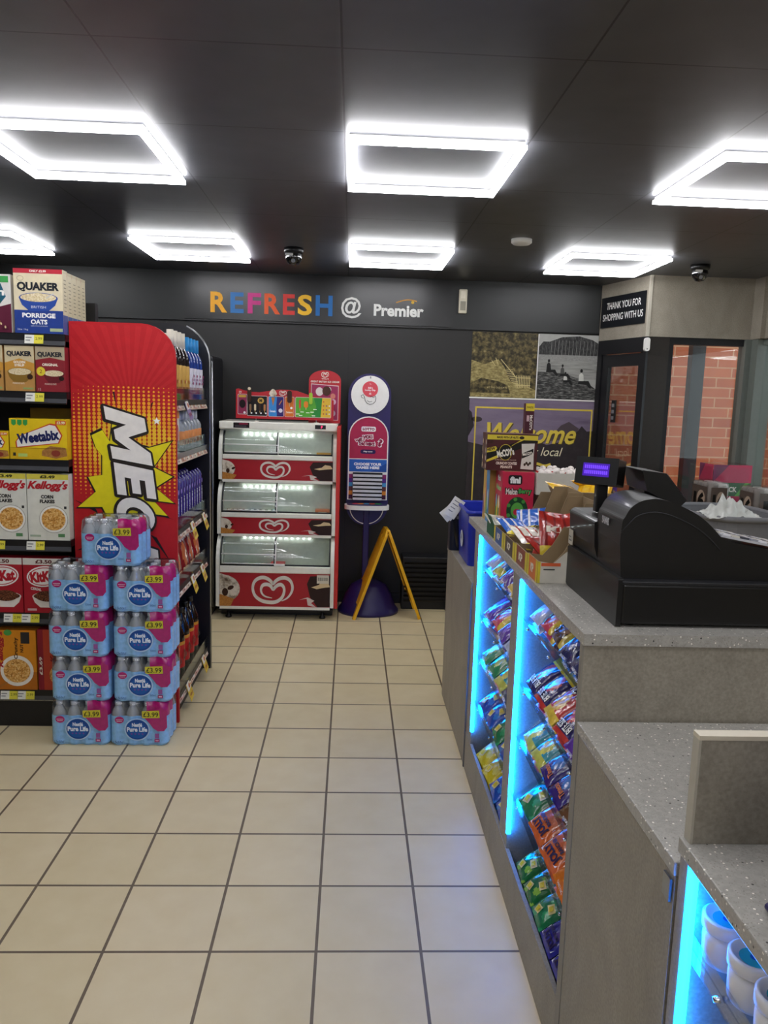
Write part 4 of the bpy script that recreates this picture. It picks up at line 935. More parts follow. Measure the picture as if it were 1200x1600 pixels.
# ================================================================== CEREAL BAY
BX0, BX1, BYF, BYB = -2.1, -1.193, 1.5, 2.3
t = thing('cereal_shelving', 'tall black shelving bay with grey shelf edges holding cereal boxes', 'shelving', (BX1, BYF, 0))
W = BX1-BX0
SHZ = [1.80, 1.55, 1.25, .885, .545, .175]
b = MB(); b.box(-W, .42, 0, 0, .46, 1.98, BLACKM); b.build('back_panel', t)
b = MB(); b.box(-W, .0, 0, 0, .42, .12, BLACKM); b.build('base', t)
SEDGE = mk('shelf_edge_grey', '#55565a', .3, metal=.3, noise=.04)
TKW, TKY = K('#e6e6dc'), K('#e0d648')
TKX = [[1250-1200+22]]  # ticket positions in metres from the right end, per shelf
tick = [[.13], [.135], [], [.155, .33], [.19, .27], [.225, .30]]
for k, z in enumerate(SHZ):
    b = MB(); b.box(-W, .004, z-.03, 0, .42, z, BLACKM); s_ = b.build('shelf', t)
    b = MB(); b.M = frame((-W, .0, z-.052), (1, 0, 0), (0, .18, 1)); b.box(0, 0, -.006, W, .05, .0, SEDGE); b.box(0, .0, 0, W, .004, .003, CHROME); b.box(0, .045, 0, W, .049, .003, STEEL); b.build('ticket_rail', s_)
    for u in tick[k]+[.55, .78]:
        b = MB(); b.M = frame((-u, -.0045, z-.05), (1, 0, 0), (0, .18, 1)); b.rect(-.04, .006, .0, .044, TKW, .003); b.rect(0, .006, .04, .044, TKY, .003)
        b.text('2.99', .02, .028, .012, K('#4a4a20'), .0035, width=.028); b.rect(-.036, .03, -.01, .034, K('#777777'), .0035); b.rect(-.036, .018, -.016, .022, K('#777777'), .0035); b.build('price_ticket', s_)

# ---- cereal box designs (w, h, prints)
def q_name(b, w, h, y, s=.13): b.text('QUAKER', .5*w, y*h, s*h, K('#20242c'), .0009, width=.86*w, bold=.05)
def bowl(b, x, y, rx, ry, bc, fill, w0=.0008):
    pts = [(x-rx, y), (x-rx*.85, y-ry*.55), (x-rx*.5, y-ry), (x+rx*.5, y-ry), (x+rx*.85, y-ry*.55), (x+rx, y)]
    b.poly(pts, K(bc), w0); b.disc(x, y, rx, ry*.42, K(bc), w0+.0002); b.disc(x, y+.002, rx*.92, ry*.34, fill, w0+.0005)
def f_porr(b, w, h):
    b.rect(0, 0, w, h, K('#dcd0b0'), .0002); b.rect(0, .93*h, w, h, K('#b82c3c'), .0004); b.text('ONLY £2.99', .5*w, .965*h, .035*h, K('#f0e8e0'), .0007, width=.34*w, bold=.04)
    q_name(b, w, h, .72, .15); b.rect(0, 0, w, .36*h, K('#26408c'), .0004); bowl(b, .5*w, .55*h, .4*w, .2*h, '#2c4c9c', OATS); b.disc(.5*w, .56*h, .2*w, .07*h, OATS, .0016)
    b.line([(.66*w, .55*h), (.82*w, .63*h)], .004, K('#c8c8c8'), .002)
    b.text('BRITISH', .5*w, .41*h, .04*h, K('#d8dcec'), .0012, width=.3*w); b.text('PORRIDGE', .5*w, .28*h, .075*h, K('#f4f4f4'), .001, width=.68*w, bold=.04); b.text('OATS', .5*w, .18*h, .075*h, K('#f4f4f4'), .001, width=.34*w, bold=.04)
    b.text('26x 1kg', .16*w, .055*h, .035*h, K('#d8dcec'), .001, width=.22*w); b.rect(.72*w, .035*h, .98*w, .085*h, K('#a8b890'), .001); b.text('100% WHOLEGRAIN', .5*w, .115*h, .02*h, K('#c8cce0'), .001, width=.34*w)
    b.ring(.14*w, .85*h, .07*w, .04*h, .002, K('#a89c80'), .0006)
def s_porr(b, w, h):
    b.rect(0, .0, w, h, K('#d4c8a6'), .0002); b.rect(0, 0, w, .3*h, K('#4a5c94'), .0004); b.rect(0, .95*h, w, h, K('#c4b894'), .0004)
    for i in range(9): b.rect(.25*w, (.36+.06*i)*h, .75*w, (.375+.06*i)*h, K('#8a8068'), .0005)
def f_gold(b, w, h):
    b.rect(0, 0, w, h, K('#cfc09a'), .0002); q_name(b, w, h, .82, .13); b.poly([(0, .45*h), (w, .45*h), (w, .62*h), (.5*w, .72*h), (0, .62*h)], K('#c8923c'), .0004)
    b.text('GOLDEN', .5*w, .64*h, .055*h, K('#f4ecd8'), .001, width=.4*w, bold=.04); b.text('SYRUP', .5*w, .57*h, .055*h, K('#f4ecd8'), .001, width=.34*w, bold=.04); b.rect(0, 0, w, .45*h, K('#b88a4c'), .0004); bowl(b, .5*w, .42*h, .42*w, .22*h, '#8a6a2c', OATS); b.disc(.85*w, .32*h, .1*w, .06*h, K('#3a2418'), .002); b.rect(.6*w, .04*h, .95*w, .08*h, K('#8aa060'), .001); b.text('PORRIDGE OATS', .45*w, .17*h, .035*h, K('#f0e6d0'), .001, width=.4*w)
def f_orig(b, w, h):
    b.rect(0, 0, w, h, K('#b4a68a'), .0002); q_name(b, w, h, .82, .13); b.poly([(0, 0), (w, 0), (w, .7*h), (.5*w, .76*h), (0, .7*h)], K('#8c2a32'), .0004); b.text('ORIGINAL', .5*w, .6*h, .06*h, K('#f4ecd8'), .001, width=.54*w, bold=.04)
    bowl(b, .62*w, .4*h, .36*w, .2*h, '#6a2028', OATS); b.disc(.18*w, .45*h, .15*w, .1*h, K('#e0cc3c'), .002); b.text('2', .18*w, .45*h, .08*h, K('#7a1a1a'), .003); b.text('PORRIDGE OATS', .5*w, .17*h, .035*h, K('#f0e6d0'), .001, width=.4*w); b.disc(.88*w, .3*h, .09*w, .05*h, K('#2a1814'), .002); b.text('12', .12*w, .05*h, .05*h, K('#e0d8d0'), .001)
def f_weet(b, w, h):
    b.rect(0, 0, w, h, K('#e8c61e'), .0002); b.rect(0, 0, w, .28*h, K('#d8b01e'), .0004)
    P1 = [(.13*w, .3*h), (.84*w, .42*h), (.9*w, .6*h), (.8*w, .84*h), (.7*w, .86*h), (.2*w, .58*h), (.12*w, .44*h)]
    P0 = [(x+(x-.5*w)*.06, y+(y-.55*h)*.12) for x, y in P1]; b.poly(P0, K('#c8432a'), .0006); b.poly(P1, K('#eeeae0'), .001); b.text('Weetabix', .5*w, .56*h, .26*h, K('#1c2458'), .0015, width=.74*w, rot=.14, bold=.05)
    for i in range(3): b.poly([((.04+.1*i)*w, .97*h), ((.12+.1*i)*w, .97*h), ((.12+.1*i)*w, .86*h), ((.08+.1*i)*w, .82*h), ((.04+.1*i)*w, .86*h)], K('#3a9a48'), .0008)
    b.poly(rrect(.8*w, .86*h, .99*w, .97*h, .006), K('#d8642a'), .0008); b.text('£3.99', .9*w, .915*h, .07*h, K('#f4ecc0'), .0013, width=.14*w, bold=.04)
    b.poly([(.55*w, .1*h), (.8*w, .03*h), (w, .1*h), (.97*w, .3*h), (.7*w, .34*h), (.56*w, .22*h)], pattern('wheat_biscuit', 'noise', ['#6a4420', '#a8743a', '#d0a05c'], 90) if 'wheat_biscuit' not in bpy.data.materials else bpy.data.materials['wheat_biscuit'], .001); b.disc(.8*w, .16*h, .08*w, .08*h, K('#8a3a2a'), .0016)
    b.rect(.05*w, .08*h, .1*w, .16*h, K('#2a2a2a'), .001); b.rect(.14*w, .06*h, .3*w, .14*h, K('#b8d070'), .001); b.rect(0, .275*h, w, .285*h, K('#b08c18'), .001)
def script(b, x, y, h, w, c='#b8202c', rot=0, t='Kellogg’s'): b.text("Kellogg's" , x, y, h, K(c), .0012, width=w, shear=.35, bold=.045, rot=rot)
def f_corn(b, w, h):
    b.rect(0, 0, w, h, K('#dcdcd0'), .0002); b.rect(0, .92*h, w, h, K('#dccf50'), .0004); b.text('£3.49', .5*w, .96*h, .045*h, K('#3a3a1c'), .0008, width=.36*w, bold=.05)
    script(b, .5*w, .82*h, .16*h, .98*w); b.text('CORN', .48*w, .66*h, .055*h, K('#1c1c1c'), .001, width=.3*w, bold=.05); b.text('FLAKES', .48*w, .59*h, .055*h, K('#1c1c1c'), .001, width=.36*w, bold=.05)
    b.disc(.62*w, .32*h, .35*w, .21*h, K('#f2f0e8'), .0008); b.ring(.62*w, .32*h, .35*w, .21*h, .003, K('#b0aca0'), .001); b.disc(.62*w, .32*h, .29*w, .17*h, FLAKES, .0014)
    b.rect(.88*w, .48*h, .94*w, .52*h, K('#2a2a2a'), .001); b.rect(.72*w, .05*h, .88*w, .1*h, K('#5a8a5a'), .001); b.rect(.04*w, .05*h, .3*w, .08*h, K('#a8b8a0'), .001)
def f_kit(b, w, h):
    b.rect(0, 0, w, h, K('#a81c2c'), .0002); b.rect(0, .88*h, w, h, K('#d8d4cc'), .0004); b.text('£3.50', .5*w, .94*h, .07*h, K('#5a2020'), .0008, width=.4*w, bold=.04)
    b.disc(.5*w, .67*h, .42*w, .19*h, K('#f0ece8'), .0006, rot=.1); b.disc(.5*w, .67*h, .385*w, .165*h, K('#b81c2c'), .001, rot=.1); b.disc(.5*w, .67*h, .36*w, .15*h, K('#f0ece8'), .0013, rot=.1); b.text('KitKat', .5*w, .67*h, .2*h, K('#b81c2c'), .0018, width=.66*w, rot=.1, bold=.06)
    b.text('CEREAL', .3*w, .44*h, .05*h, K('#f0ece8'), .001, width=.26*w, rot=-.15, bold=.03); bowl(b, .58*w, .3*h, .38*w, .2*h, '#e8e0d8', DFLAKES); b.disc(.58*w, .31*h, .3*w, .1*h, DFLAKES, .002); b.rect(.08*w, .04*h, .3*w, .08*h, K('#d8b0b0'), .001)
def f_nut(b, w, h):
    b.rect(0, 0, w, h, K('#d88a1e'), .0002); b.rect(0, 0, w, .3*h, K('#b86a18'), .0004); b.text("Kellogg's", .12*w, .68*h, .16*w, K('#a8202c'), .001, width=.62*h, rot=PI/2, shear=.3, bold=.04); b.text('Crunchy', .5*w, .7*h, .12*w, K('#3a2410'), .001, width=.36*h, rot=PI/2, bold=.03); b.text('NUT', .64*w, .7*h, .08*w, K('#3a2410'), .001, width=.14*h, rot=PI/2, bold=.03)
    b.disc(.5*w, .32*h, .42*w, .26*h, K('#ece6dc'), .0008); b.disc(.5*w, .32*h, .34*w, .2*h, FLAKES, .0014); b.disc(.3*w, .96*h, .1*w, .05*h, K('#4a9a48'), .001); b.rect(.62*w, .78*h, .84*w, .97*h, K('#2a2a2a'), .001); b.line([(.05*w, .05*h), (.25*w, .12*h)], .01, K('#a86a28'), .002)
def f_red(b, w, h):
    b.rect(0, 0, w, h, K('#8c1c2c'), .0002); b.rect(.16*w, .0, w, h, K('#b8402a'), .0004); b.text('£3.69', .08*w, .4*h, .09*w, K('#e8dcd0'), .0008, width=.3*h, rot=PI/2, bold=.03); script(b, .45*w, .72*h, .2*w, .55*h, '#7a1420', rot=PI/2); b.disc(.62*w, .25*h, .3*w, .18*h, FLAKES, .001)
def f_alp(b, w, h):
    b.rect(0, 0, w, h, K('#d8d6d0'), .0002); b.poly([(0, 0), (w, 0), (w, .5*h), (.5*w, .38*h), (0, .5*h)], K('#5c1c34'), .0004); b.poly([(.3*w, .44*h), (.72*w, .44*h), (.9*w, .62*h), (.8*w, .84*h), (.4*w, .9*h), (.12*w, .8*h), (.1*w, .56*h)], K('#1f5a70'), .0007)
    b.poly([(.3*w, .44*h), (.7*w, .44*h), (.8*w, .54*h), (.2*w, .54*h)], K('#2f6a3c'), .001); b.text('Alpen', .5*w, .68*h, .17*h, K('#f2f0ea'), .0012, width=.74*w, bold=.04); b.rect(.75*w, .86*h, .96*w, .97*h, K('#3c9a4c'), .0008); b.rect(.12*w, .28*h, .5*w, .31*h, K('#d8c8d0'), .0008)
    for i in range(14): b.disc((.1+.8*((i*37) % 100)/100)*w, (.06+.14*((i*53) % 100)/100)*h, .03*w, .016*h, K(['#c8a060', '#8a5a2c', '#e0cc9c'][i % 3]), .001+.0001*i, 8, i)
    b.rect(.8*w, .04*h, .93*w, .11*h, K('#4a1428'), .0012)
G = 'cereal boxes in the black shelving bay'
def cb(label, xr, k, w, h, d, f, base, side=None, yf=1.502, name='cereal_box', g=G):
    return carton(name, label, 'box', xr-w/2, yf+d/2, SHZ[k]+.0005, w, d, h, base, f, None, side, group=g)
XR1 = BX1-.002
for i in range(5):
    cb(['front cream and blue porridge oats box on the top shelf', 'cream and blue porridge oats box, second from the front on the top shelf', 'cream and blue porridge oats box, third from the front on the top shelf', 'cream and blue porridge oats box, fourth from the front on the top shelf', 'hindmost cream and blue porridge oats box on the top shelf'][i],
       XR1-.001+(.012 if False else 0), 0, .208, .272-.004*(i > 0), .055, f_porr if i == 0 else (lambda b, w, h: (b.rect(0, .93*h, w, h, K('#b82c3c'), .0004))), '#d4c8a6', s_porr, yf=1.502+i*.0585, g='porridge oats boxes in a row on the top shelf')
cb('white and burgundy muesli box at the left end of the top shelf', XR1-.222, 0, .205, .245, .06, f_alp, '#cfcac4')
cb('tan and amber golden syrup oats box at the left edge of the second shelf', XR1-.268, 1, .126, .195, .06, f_gold, '#b88a4c'); cb('tan and amber golden syrup oats box in the middle of the second shelf', XR1-.133, 1, .126, .195, .06, f_gold, '#b88a4c'); cb('maroon original oats box on the second shelf', XR1-.001, 1, .126, .195, .06, f_orig, '#8c2a32')
cb('large yellow wheat biscuit box on the third shelf', XR1-.001, 2, .25, .18, .1, f_weet, '#e0bc1e'); cb('smaller yellow wheat biscuit box at the left edge of the third shelf', XR1-.257, 2, .19, .12, .1, f_weet, '#e0bc1e')
cb('amber carton lying at the back of the third shelf behind the yellow box', XR1-.03, 2, .2, .225, .08, None, '#8a6a1c', yf=1.68)
cb('white corn flakes box nearest the red panel on the fourth shelf', XR1-.001, 3, .183, .30, .07, f_corn, '#dcdcd0'); cb('white corn flakes box at the left edge of the fourth shelf', XR1-.188, 3, .183, .30, .07, f_corn, '#dcdcd0')
cb('red chocolate cereal box half hidden by the water packs on the fifth shelf', XR1-.03, 4, .185, .255, .07, f_kit, '#a81c2c'); cb('red chocolate cereal box at the left edge of the fifth shelf', XR1-.22, 4, .185, .255, .07, f_kit, '#a81c2c')
cb('orange honey nut cereal box on the bottom shelf', XR1-.17, 5, .18, .285, .07, f_nut, '#c87a1c'); cb('red cereal box with £3.69 on its edge on the bottom shelf', XR1-.005, 5, .158, .29, .07, f_red, '#8c1c2c')

# ================================================================== RED GONDOLA END
MX0, MX1, MY0, MY1 = -1.191, -.725, 1.55, 2.325
t = thing('promotion_gondola', 'shelving unit with a big red comic style panel, its shelves facing the aisle', 'shelving', (MX0, MY0, 0))
GW, GD = MX1-MX0, MY1-MY0
def rtop(w, z, r): return [(0, 0), (w, 0)]+[(w-r+r*math.cos(.5*PI*i/8), z-r+r*math.sin(.5*PI*i/8)) for i in range(9)]+[(0, z)]
b = MB().fr('-y', 0, .018, 0); b.prism(rtop(GW, 1.862, .15), 0, .018, K('#b81c24', .45)); pan = b.build('front_panel', t)
NAVY = mk('navy_end_panel', '#12131c', .4, noise=.05)
b = MB().fr('-y', 0, GD, 0); b.prism(rtop(GW+.012, 1.93, .2), 0, .02, NAVY); b.build('far_end_panel', t)
b = MB(); b.tube([(GW+.012, GD-.01, .0), (GW+.012, GD-.01, 1.73)]+[(GW+.012-.2+.2*math.cos(.5*PI*i/8), GD-.01, 1.73+.2*math.sin(.5*PI*i/8)) for i in range(1, 7)], .007, STEEL, 8); b.build('edge_trim', t)
b = MB(); b.box(.0, .02, 0, .05, GD-.02, 1.85, BLACKM); b.build('back_panel', t)
b = MB(); b.box(.05, .02, 0, GW-.03, GD-.02, .1, BLACKM); b.build('base', t)
# printed comic artwork on the panel
def P(px, py): p = at(px, py, 1, MY0); return (p.x-MX0, p.z)
b = MB().fr('-y', 0, -.0005, 0); cR, cD = K('#c22028', .45), K('#a81820', .45)
cx, cz = P(205, 640)
for i in range(22):
    a = PI*(.02+i*.96/22); a2 = a+PI*.96/44; 
    def hit(a):
        r = 0
        while r < 1.6:
            x, z = cx+r*math.cos(a), cz+r*math.sin(a)
            if x < .003 or x > GW-.003 or z > 1.855: break
            if x > GW-.15 and z > 1.712 and math.hypot(x-GW+.15, z-1.712) > .145: break
            r += .01
        return (cx+(r-.01)*math.cos(a), cz+(r-.01)*math.sin(a))
    b.poly([(cx, cz), hit(a), hit(a2)], K('#c0242a', .45), .0003)
zb, zt = P(190, 770)[1], P(190, 605)[1]
for j in range(30):
    for i in range(21):
        u = .012+i*.0222; z = zt-j*.0172; d0 = math.hypot((u-GW*.55)/(GW*.78), (z-(zt-.25))/.3)
        r = .0096*max(0, 1-d0**2.6)+.0012
        if d0 < 1.0 and u < GW-.008: b.disc(u, z, r, r, K('#f0a028' if d0 > .5 else '#f2bd30', .45), .0006, 8)
burst = [(143, 680), (160, 672), (172, 690), (178, 640), (196, 690), (232, 700), (268, 690), (240, 730), (270, 745), (243, 762), (272, 786), (240, 782), (262, 806), (215, 800), (225, 840), (180, 830), (160, 792), (122, 792), (150, 768), (138, 745), (160, 742), (160, 712), (150, 700)]
bp = [P(*q_) for q_ in burst]; cbx = sum(p[0] for p in bp)/len(bp); cbz = sum(p[1] for p in bp)/len(bp)
b.poly([(min(GW-.002, cbx+(x-cbx)*1.05), cbz+(z-cbz)*1.05) for x, z in bp], K('#1f1a1c'), .001); b.poly([(min(GW-.004, x), z) for x, z in bp], K('#e6d81e', .45), .0014)
for pts in (((115, 780), (150, 795), (170, 835), (150, 800)), ((125, 830), (190, 840), (150, 830)), ((240, 800), (272, 812), (250, 806)), ((235, 835), (268, 880), (245, 840)), ((120, 860), (170, 850), (140, 850)), ((176, 612), (182, 636), (179, 612)), ((240, 628), (234, 642), (237, 630)), ((142, 672), (158, 692), (148, 676))):
    b.poly([P(*q_) for q_ in pts], K('#1f1a1c'), .0012)
st = P(245, 658); b.poly([(st[0]+(.018 if i % 2 == 0 else .008)*math.cos(PI*i/5+.3), st[1]+(.018 if i % 2 == 0 else .008)*math.sin(PI*i/5+.3)) for i in range(10)], K('#f0ede4'), .0014)
# big letters slanting down the panel, each with a dark outline
def letter(glyph, quad, w0=.002):
    c00, c01, c10, c11 = [Vector(P(*q_)) for q_ in quad]
    def mp(a, h): return c00*(1-a)*(1-h)+c01*(1-a)*h+c10*a*(1-h)+c11*a*h
    pts = [tuple(mp(a, h)) for a, h in glyph]; cl = pts+[pts[0]]
    for i in range(len(pts)):
        b.line([(cl[i][0]-.003, cl[i][1]-.002), (cl[i+1][0]-.003, cl[i+1][1]-.002)], .024, K('#2a2420'), w0+.00002*i); b.disc(cl[i][0]-.003, cl[i][1]-.002, .012, .012, K('#2a2420'), w0+.00005+.00002*i, 10)
    b.poly(pts, K('#eee9e0'), w0+.0014)
GM = [(0, 0), (0, 1), (.27, 1), (.5, .5), (.73, 1), (1, 1), (1, 0), (.76, 0), (.76, .5), (.6, .16), (.42, .16), (.25, .5), (.25, 0)]
GE = [(0, 0), (0, 1), (1, 1), (1, .76), (.42, .76), (.42, .62), (.9, .62), (.9, .4), (.42, .4), (.42, .24), (1, .24), (1, 0)]
GG = [(.5+.5*math.cos(a), .5+.5*math.sin(a)) for a in [R(50+i*14) for i in range(21)]]+[(.98, .52), (.55, .52), (.55, .34), (.74, .34)]+[(.5+.24*math.cos(a), .5+.26*math.sin(a)) for a in [R(330-i*20) for i in range(14)]]
GA = [(0, 0), (.36, 1), (.66, 1), (1, 0), (.76, 0), (.69, .2), (.33, .2), (.26, 0)]
letter(GM, ((162, 634), (226, 654), (176, 716), (239, 728)), .002)
letter(GE, ((178, 722), (239, 735), (184, 772), (245, 780)), .0035)
letter(GG, ((180, 772), (240, 784), (186, 830), (245, 836)), .005)
letter(GA, ((185, 838), (246, 842), (190, 884), (250, 890)), .0065)
b.build('comic_artwork', pan)
GSZ = [1.53, 1.285, .93, .655, .135]
STK = [K('#d8a898'), K('#dccdb8'), K('#c98a70'), K('#e3cbb4')]
for k, z in enumerate(GSZ):
    y0, y1 = .02, GD-.022
    b = MB(); b.box(.05, y0, z-.025, GW+.0, y1, z, BLACKM if k != 1 else STEEL); s_ = b.build('shelf', t)
    b = MB(); b.M = frame((GW+.003, y0, z-.048), (0, 1, 0), (-.35, 0, 1)); b.box(0, 0, -.003, y1-y0, .05, 0, mk('ticket_strip', '#b8a08c', .4) if 'ticket_strip' not in bpy.data.materials else bpy.data.materials['ticket_strip'])
    nn = 8
    for i in range(nn):
        a = (y1-y0)*i/nn+.004; b.rect(a, .004, a+(y1-y0)/nn-.008, .046, STK[(i+k) % 4], .0006); b.rect(a+.01, .02, a+.04, .04, K('#d8a05c'), .001); b.rect(a+.045, .012, a+.075, .03, K('#e8e2d4'), .001); b.rect(a+.012, .008, a+.04, .014, K('#7a5a4c'), .001)
    b.build('ticket_rail', s_)
    b = MB(); b.box(GW-.004, y0, z, GW-.001, y1, z+.06, ACRY); b.build('front_guard', s_)
    tags = {0: [.14], 2: [.25, .55], 3: [.25, .5], 4: [.12, .52]}.get(k, [])
    for a in tags:
        b = MB(); b.M = frame((GW+.008, y0+a+.06, z-.045), (0, 1, 0), (-.3, 0, 1)); b.M = b.M @ Matrix.Rotation(.12, 4, 'Z'); b.box(-.04, -.05, .002, .04, .045, .003, K('#e0c03c' if k else '#8a7aa0')); b.rect(-.033, .0, .033, .04, K('#e8e2d4'), .0036); b.text('2 FOR £5', 0, -.025, .016, K('#a83030'), .0036, width=.06, bold=.04); b.disc(.01, .018, .016, .012, K('#c86a3c'), .0042); b.build('promotion_card', s_)

# ---- goods on the gondola shelves
def wine(capc, labc, body, h=.30, spots=None):
    t = thing('bottle', 'x', 'bottle')
    b = MB(); b.lathe([(0, 0), (.034, 0), (.036, .006), (.036, .6*h), (.03, .68*h), (.015, .77*h), (.0135, .98*h), (0, .98*h)], body, 18); b.build('glass', t)
    b = MB(); b.lathe([(.0365, .16*h), (.0372, .165*h), (.0372, .5*h), (.0365, .505*h)], K(labc), 18)
    b.M = FR('+x', .0378, 0, .33*h); 
    if spots:
        for i, c in enumerate(spots): b.disc(-.012+.012*(i % 3), -.02+.018*(i//2), .007, .008, K(c), .0003+.0003*i, 10)
    b.build('label', t)
    b = MB(); b.lathe([(0, 1.0*h), (.0155, 1.0*h), (.0165, .78*h), (.0145, .775*h)], K(capc), 16); b.build('cap', t)
    return t
DKG = mk('dark_bottle_glass', '#1a0c0c', .08, coat=.6); CLG = mk('clear_bottle_glass', '#9aa0a4', .1, coat=.6, noise=.1); BLG = mk('blue_bottle_glass', '#24408c', .1, coat=.5)
def place_rows(proto, z, ys, xs, labels, group, dz=0):
    first = True; i = 0
    for y in ys:
        for x in xs:
            o = proto if first else dup(proto)
            first = False; o.location = (x, y, z+.0005); o['label'] = labels(y, x, i); o['group'] = group; i += 1
def ordn(i, n): return ['nearest', 'second', 'third', 'fourth', 'fifth', 'sixth', 'seventh', 'eighth', 'ninth', 'tenth', 'eleventh', 'twelfth'][i] + (' from the red panel' if i else ' the red panel')
XS1 = [-.765, -.85]
place_rows(wine('#d0c8b8', '#cfa24c', DKG, .315, ['#b83c2c', '#e8d07c']), GSZ[0], [1.62, 1.70, 1.78, 1.86], XS1, lambda y, x, i: 'dark wine bottle with cream capsule, %s, %s row' % (ordn(i//2, 4), 'front' if x > -.8 else 'back'), 'dark bottles on the top gondola shelf')
place_rows(wine('#2c8ac8', '#dcd8e0', BLG, .305, ['#8c2c5c', '#b04c7c', '#6c2c6c', '#c86c9c', '#8c2c5c', '#b04c7c']), GSZ[0], [1.955, 2.035, 2.115, 2.195], XS1, lambda y, x, i: 'blue topped bottle with white berry label, %s, %s row' % (ordn(4+i//2, 4), 'front' if x > -.8 else 'back'), 'blue topped bottles on the top gondola shelf')
place_rows(wine('#c8c8cc', '#d88a4c', CLG, .19, ['#b85a2c', '#3a2a4c']), GSZ[1], [1.75, 1.83, 1.91, 1.99, 2.07, 2.15], XS1, lambda y, x, i: 'small clear bottle with orange label, %s, %s row' % (ordn(i//2, 6), 'front' if x > -.8 else 'back'), 'small clear bottles on the second gondola shelf')
carton('drink_carton', 'tall white and orange drink carton next to the red panel on the second gondola shelf', 'carton', -.775, 1.64, GSZ[1]+.0005, .07, .07, .2, '#d8cfc0', None, None, lambda b, w, h: (b.rect(0, .8*h, w, h, K('#d88a2c'), .0005), b.disc(.5*w, .45*h, .3*w, .2*h, K('#b84c3c'), .0008), b.rect(.1*w, .1*h, .9*w, .2*h, K('#8a8078'), .0008)))
# purple chocolate tubes
proto = thing('chocolate_pack', 'x', 'chocolate pack'); b = MB(); b.lathe([(0, 0), (.022, .004), (.026, .02), (.026, .2), (.02, .222), (.004, .235)], FO('#2c1c74'), 12); b.M = FR('+x', .0265, 0, .1); b.text('CADBURY', 0, 0, .018, K('#e8e0f0'), .0008, width=.09, rot=PI/2, bold=.04); b.disc(0, .07, .012, .012, K('#8a6cc8'), .0006); b.build('wrapper', proto)
place_rows(proto, GSZ[2], [1.62+.063*i for i in range(10)], [-.76, -.825], lambda y, x, i: 'upright purple chocolate pack, %s, %s row' % (ordn(i//2, 10), 'front' if x > -.8 else 'back'), 'purple chocolate packs on the third gondola shelf')
# red crisp bags
def crisp(seed):
    def z(u, v): return '#2a1416' if v > .55 else ('#c86a3c' if (u*1.3)**2+(v+.1)**2 < .22 else '#8c1c20')
    def pr(b): b.text('MAX', 0, .07, .035, K('#f0ece8'), .002, width=.11, bold=.06); b.text('PAPRIKA', 0, -.08, .014, K('#f0d8a8'), .002, width=.08, bold=.04)
    return pouch_mesh(.17, .24, .055, z, pr, seed)
for i in range(4):
    o = crisp(60+i).build('crisp_bag'); o.matrix_world = frame((-.775, 1.66+.145*i, GSZ[3]+.125), (.12*(i % 2), 1, 0), (-.22, 0, 1)); tag(o, 'red crisp bag standing on the fourth gondola shelf, '+ordn(i, 4), 'crisp bag', 'red crisp bags on the fourth gondola shelf')
# cola bottles
t = thing('cola_bottle', 'x', 'bottle'); COLA = mk('cola', '#140606', .12, coat=.5)
b = MB(); b.lathe([(0, 0), (.038, 0), (.044, .012), (.045, .06), (.041, .13), (.046, .2), (.044, .24), (.026, .285), (.0145, .315), (.014, .325), (0, .325)], COLA, 20); b.build('body', t)
b = MB(); b.lathe([(.0455, .075), (.046, .078), (.0465, .205), (.046, .208)], K('#b81c20', .35), 20); b.lathe([(.0462, .19), (.0468, .191), (.0468, .206), (.0462, .207)], K('#c88a2c'), 20); b.M = FR('+x', .0474, 0, .135); b.text('C', -.012, .005, .05, K('#1a1010'), .001, width=.03, shear=.3, bold=.04); b.text('Cola', .012, .0, .03, K('#1a1010'), .001, width=.04, shear=.3, bold=.04); b.build('label', t)
b = MB(); b.lathe([(0, .345), (.0155, .345), (.0165, .34), (.0165, .318), (0, .316)], BLACK, 16); b.build('cap', t)
place_rows(t, GSZ[4], [1.64+.115*i for i in range(5)], [-.785, -.9], lambda y, x, i: 'cola bottle with red label, %s, %s row' % (ordn(i//2, 5), 'front' if x > -.8 else 'back'), 'cola bottles on the bottom gondola shelf')

# tall drinks fridge behind the gondola
t = thing('drinks_fridge', 'tall dark drinks fridge with silver edge and red side lettering, behind the gondola', 'fridge', (-1.2, 3.42, 0))
b = MB(); b.box(-.32, 0, .06, .315, .39, 1.82, BLACKM); b.build('cabinet', t, bevel=.02)
b = MB(); b.box(-.3, -.04, .1, .3, -.002, 1.79, mk('fridge_door', '#3a3a3c', .3, metal=.4)); b.build('door', t, bevel=.01)
b = MB().fr('-y', .275, -.0405, 0); 
for i, ch in enumerate('COLA'): b.text(ch, 0, 1.6-i*.1, .06, K('#a8242c'), .001, width=.035, bold=.04)
b.build('lettering', t)
b = MB(); b.tube([(.31, -.02, .06), (.31, -.02, 1.78)], .008, STEEL, 8); b.build('edge_trim', t)
b = MB()
for x in (-.27, .27):
    for y in (.04, .34): b.lathe([(0, 0), (.02, 0), (.02, .06), (0, .06)], BLACK, 10, (x, y, 0))
b.build('feet', t)

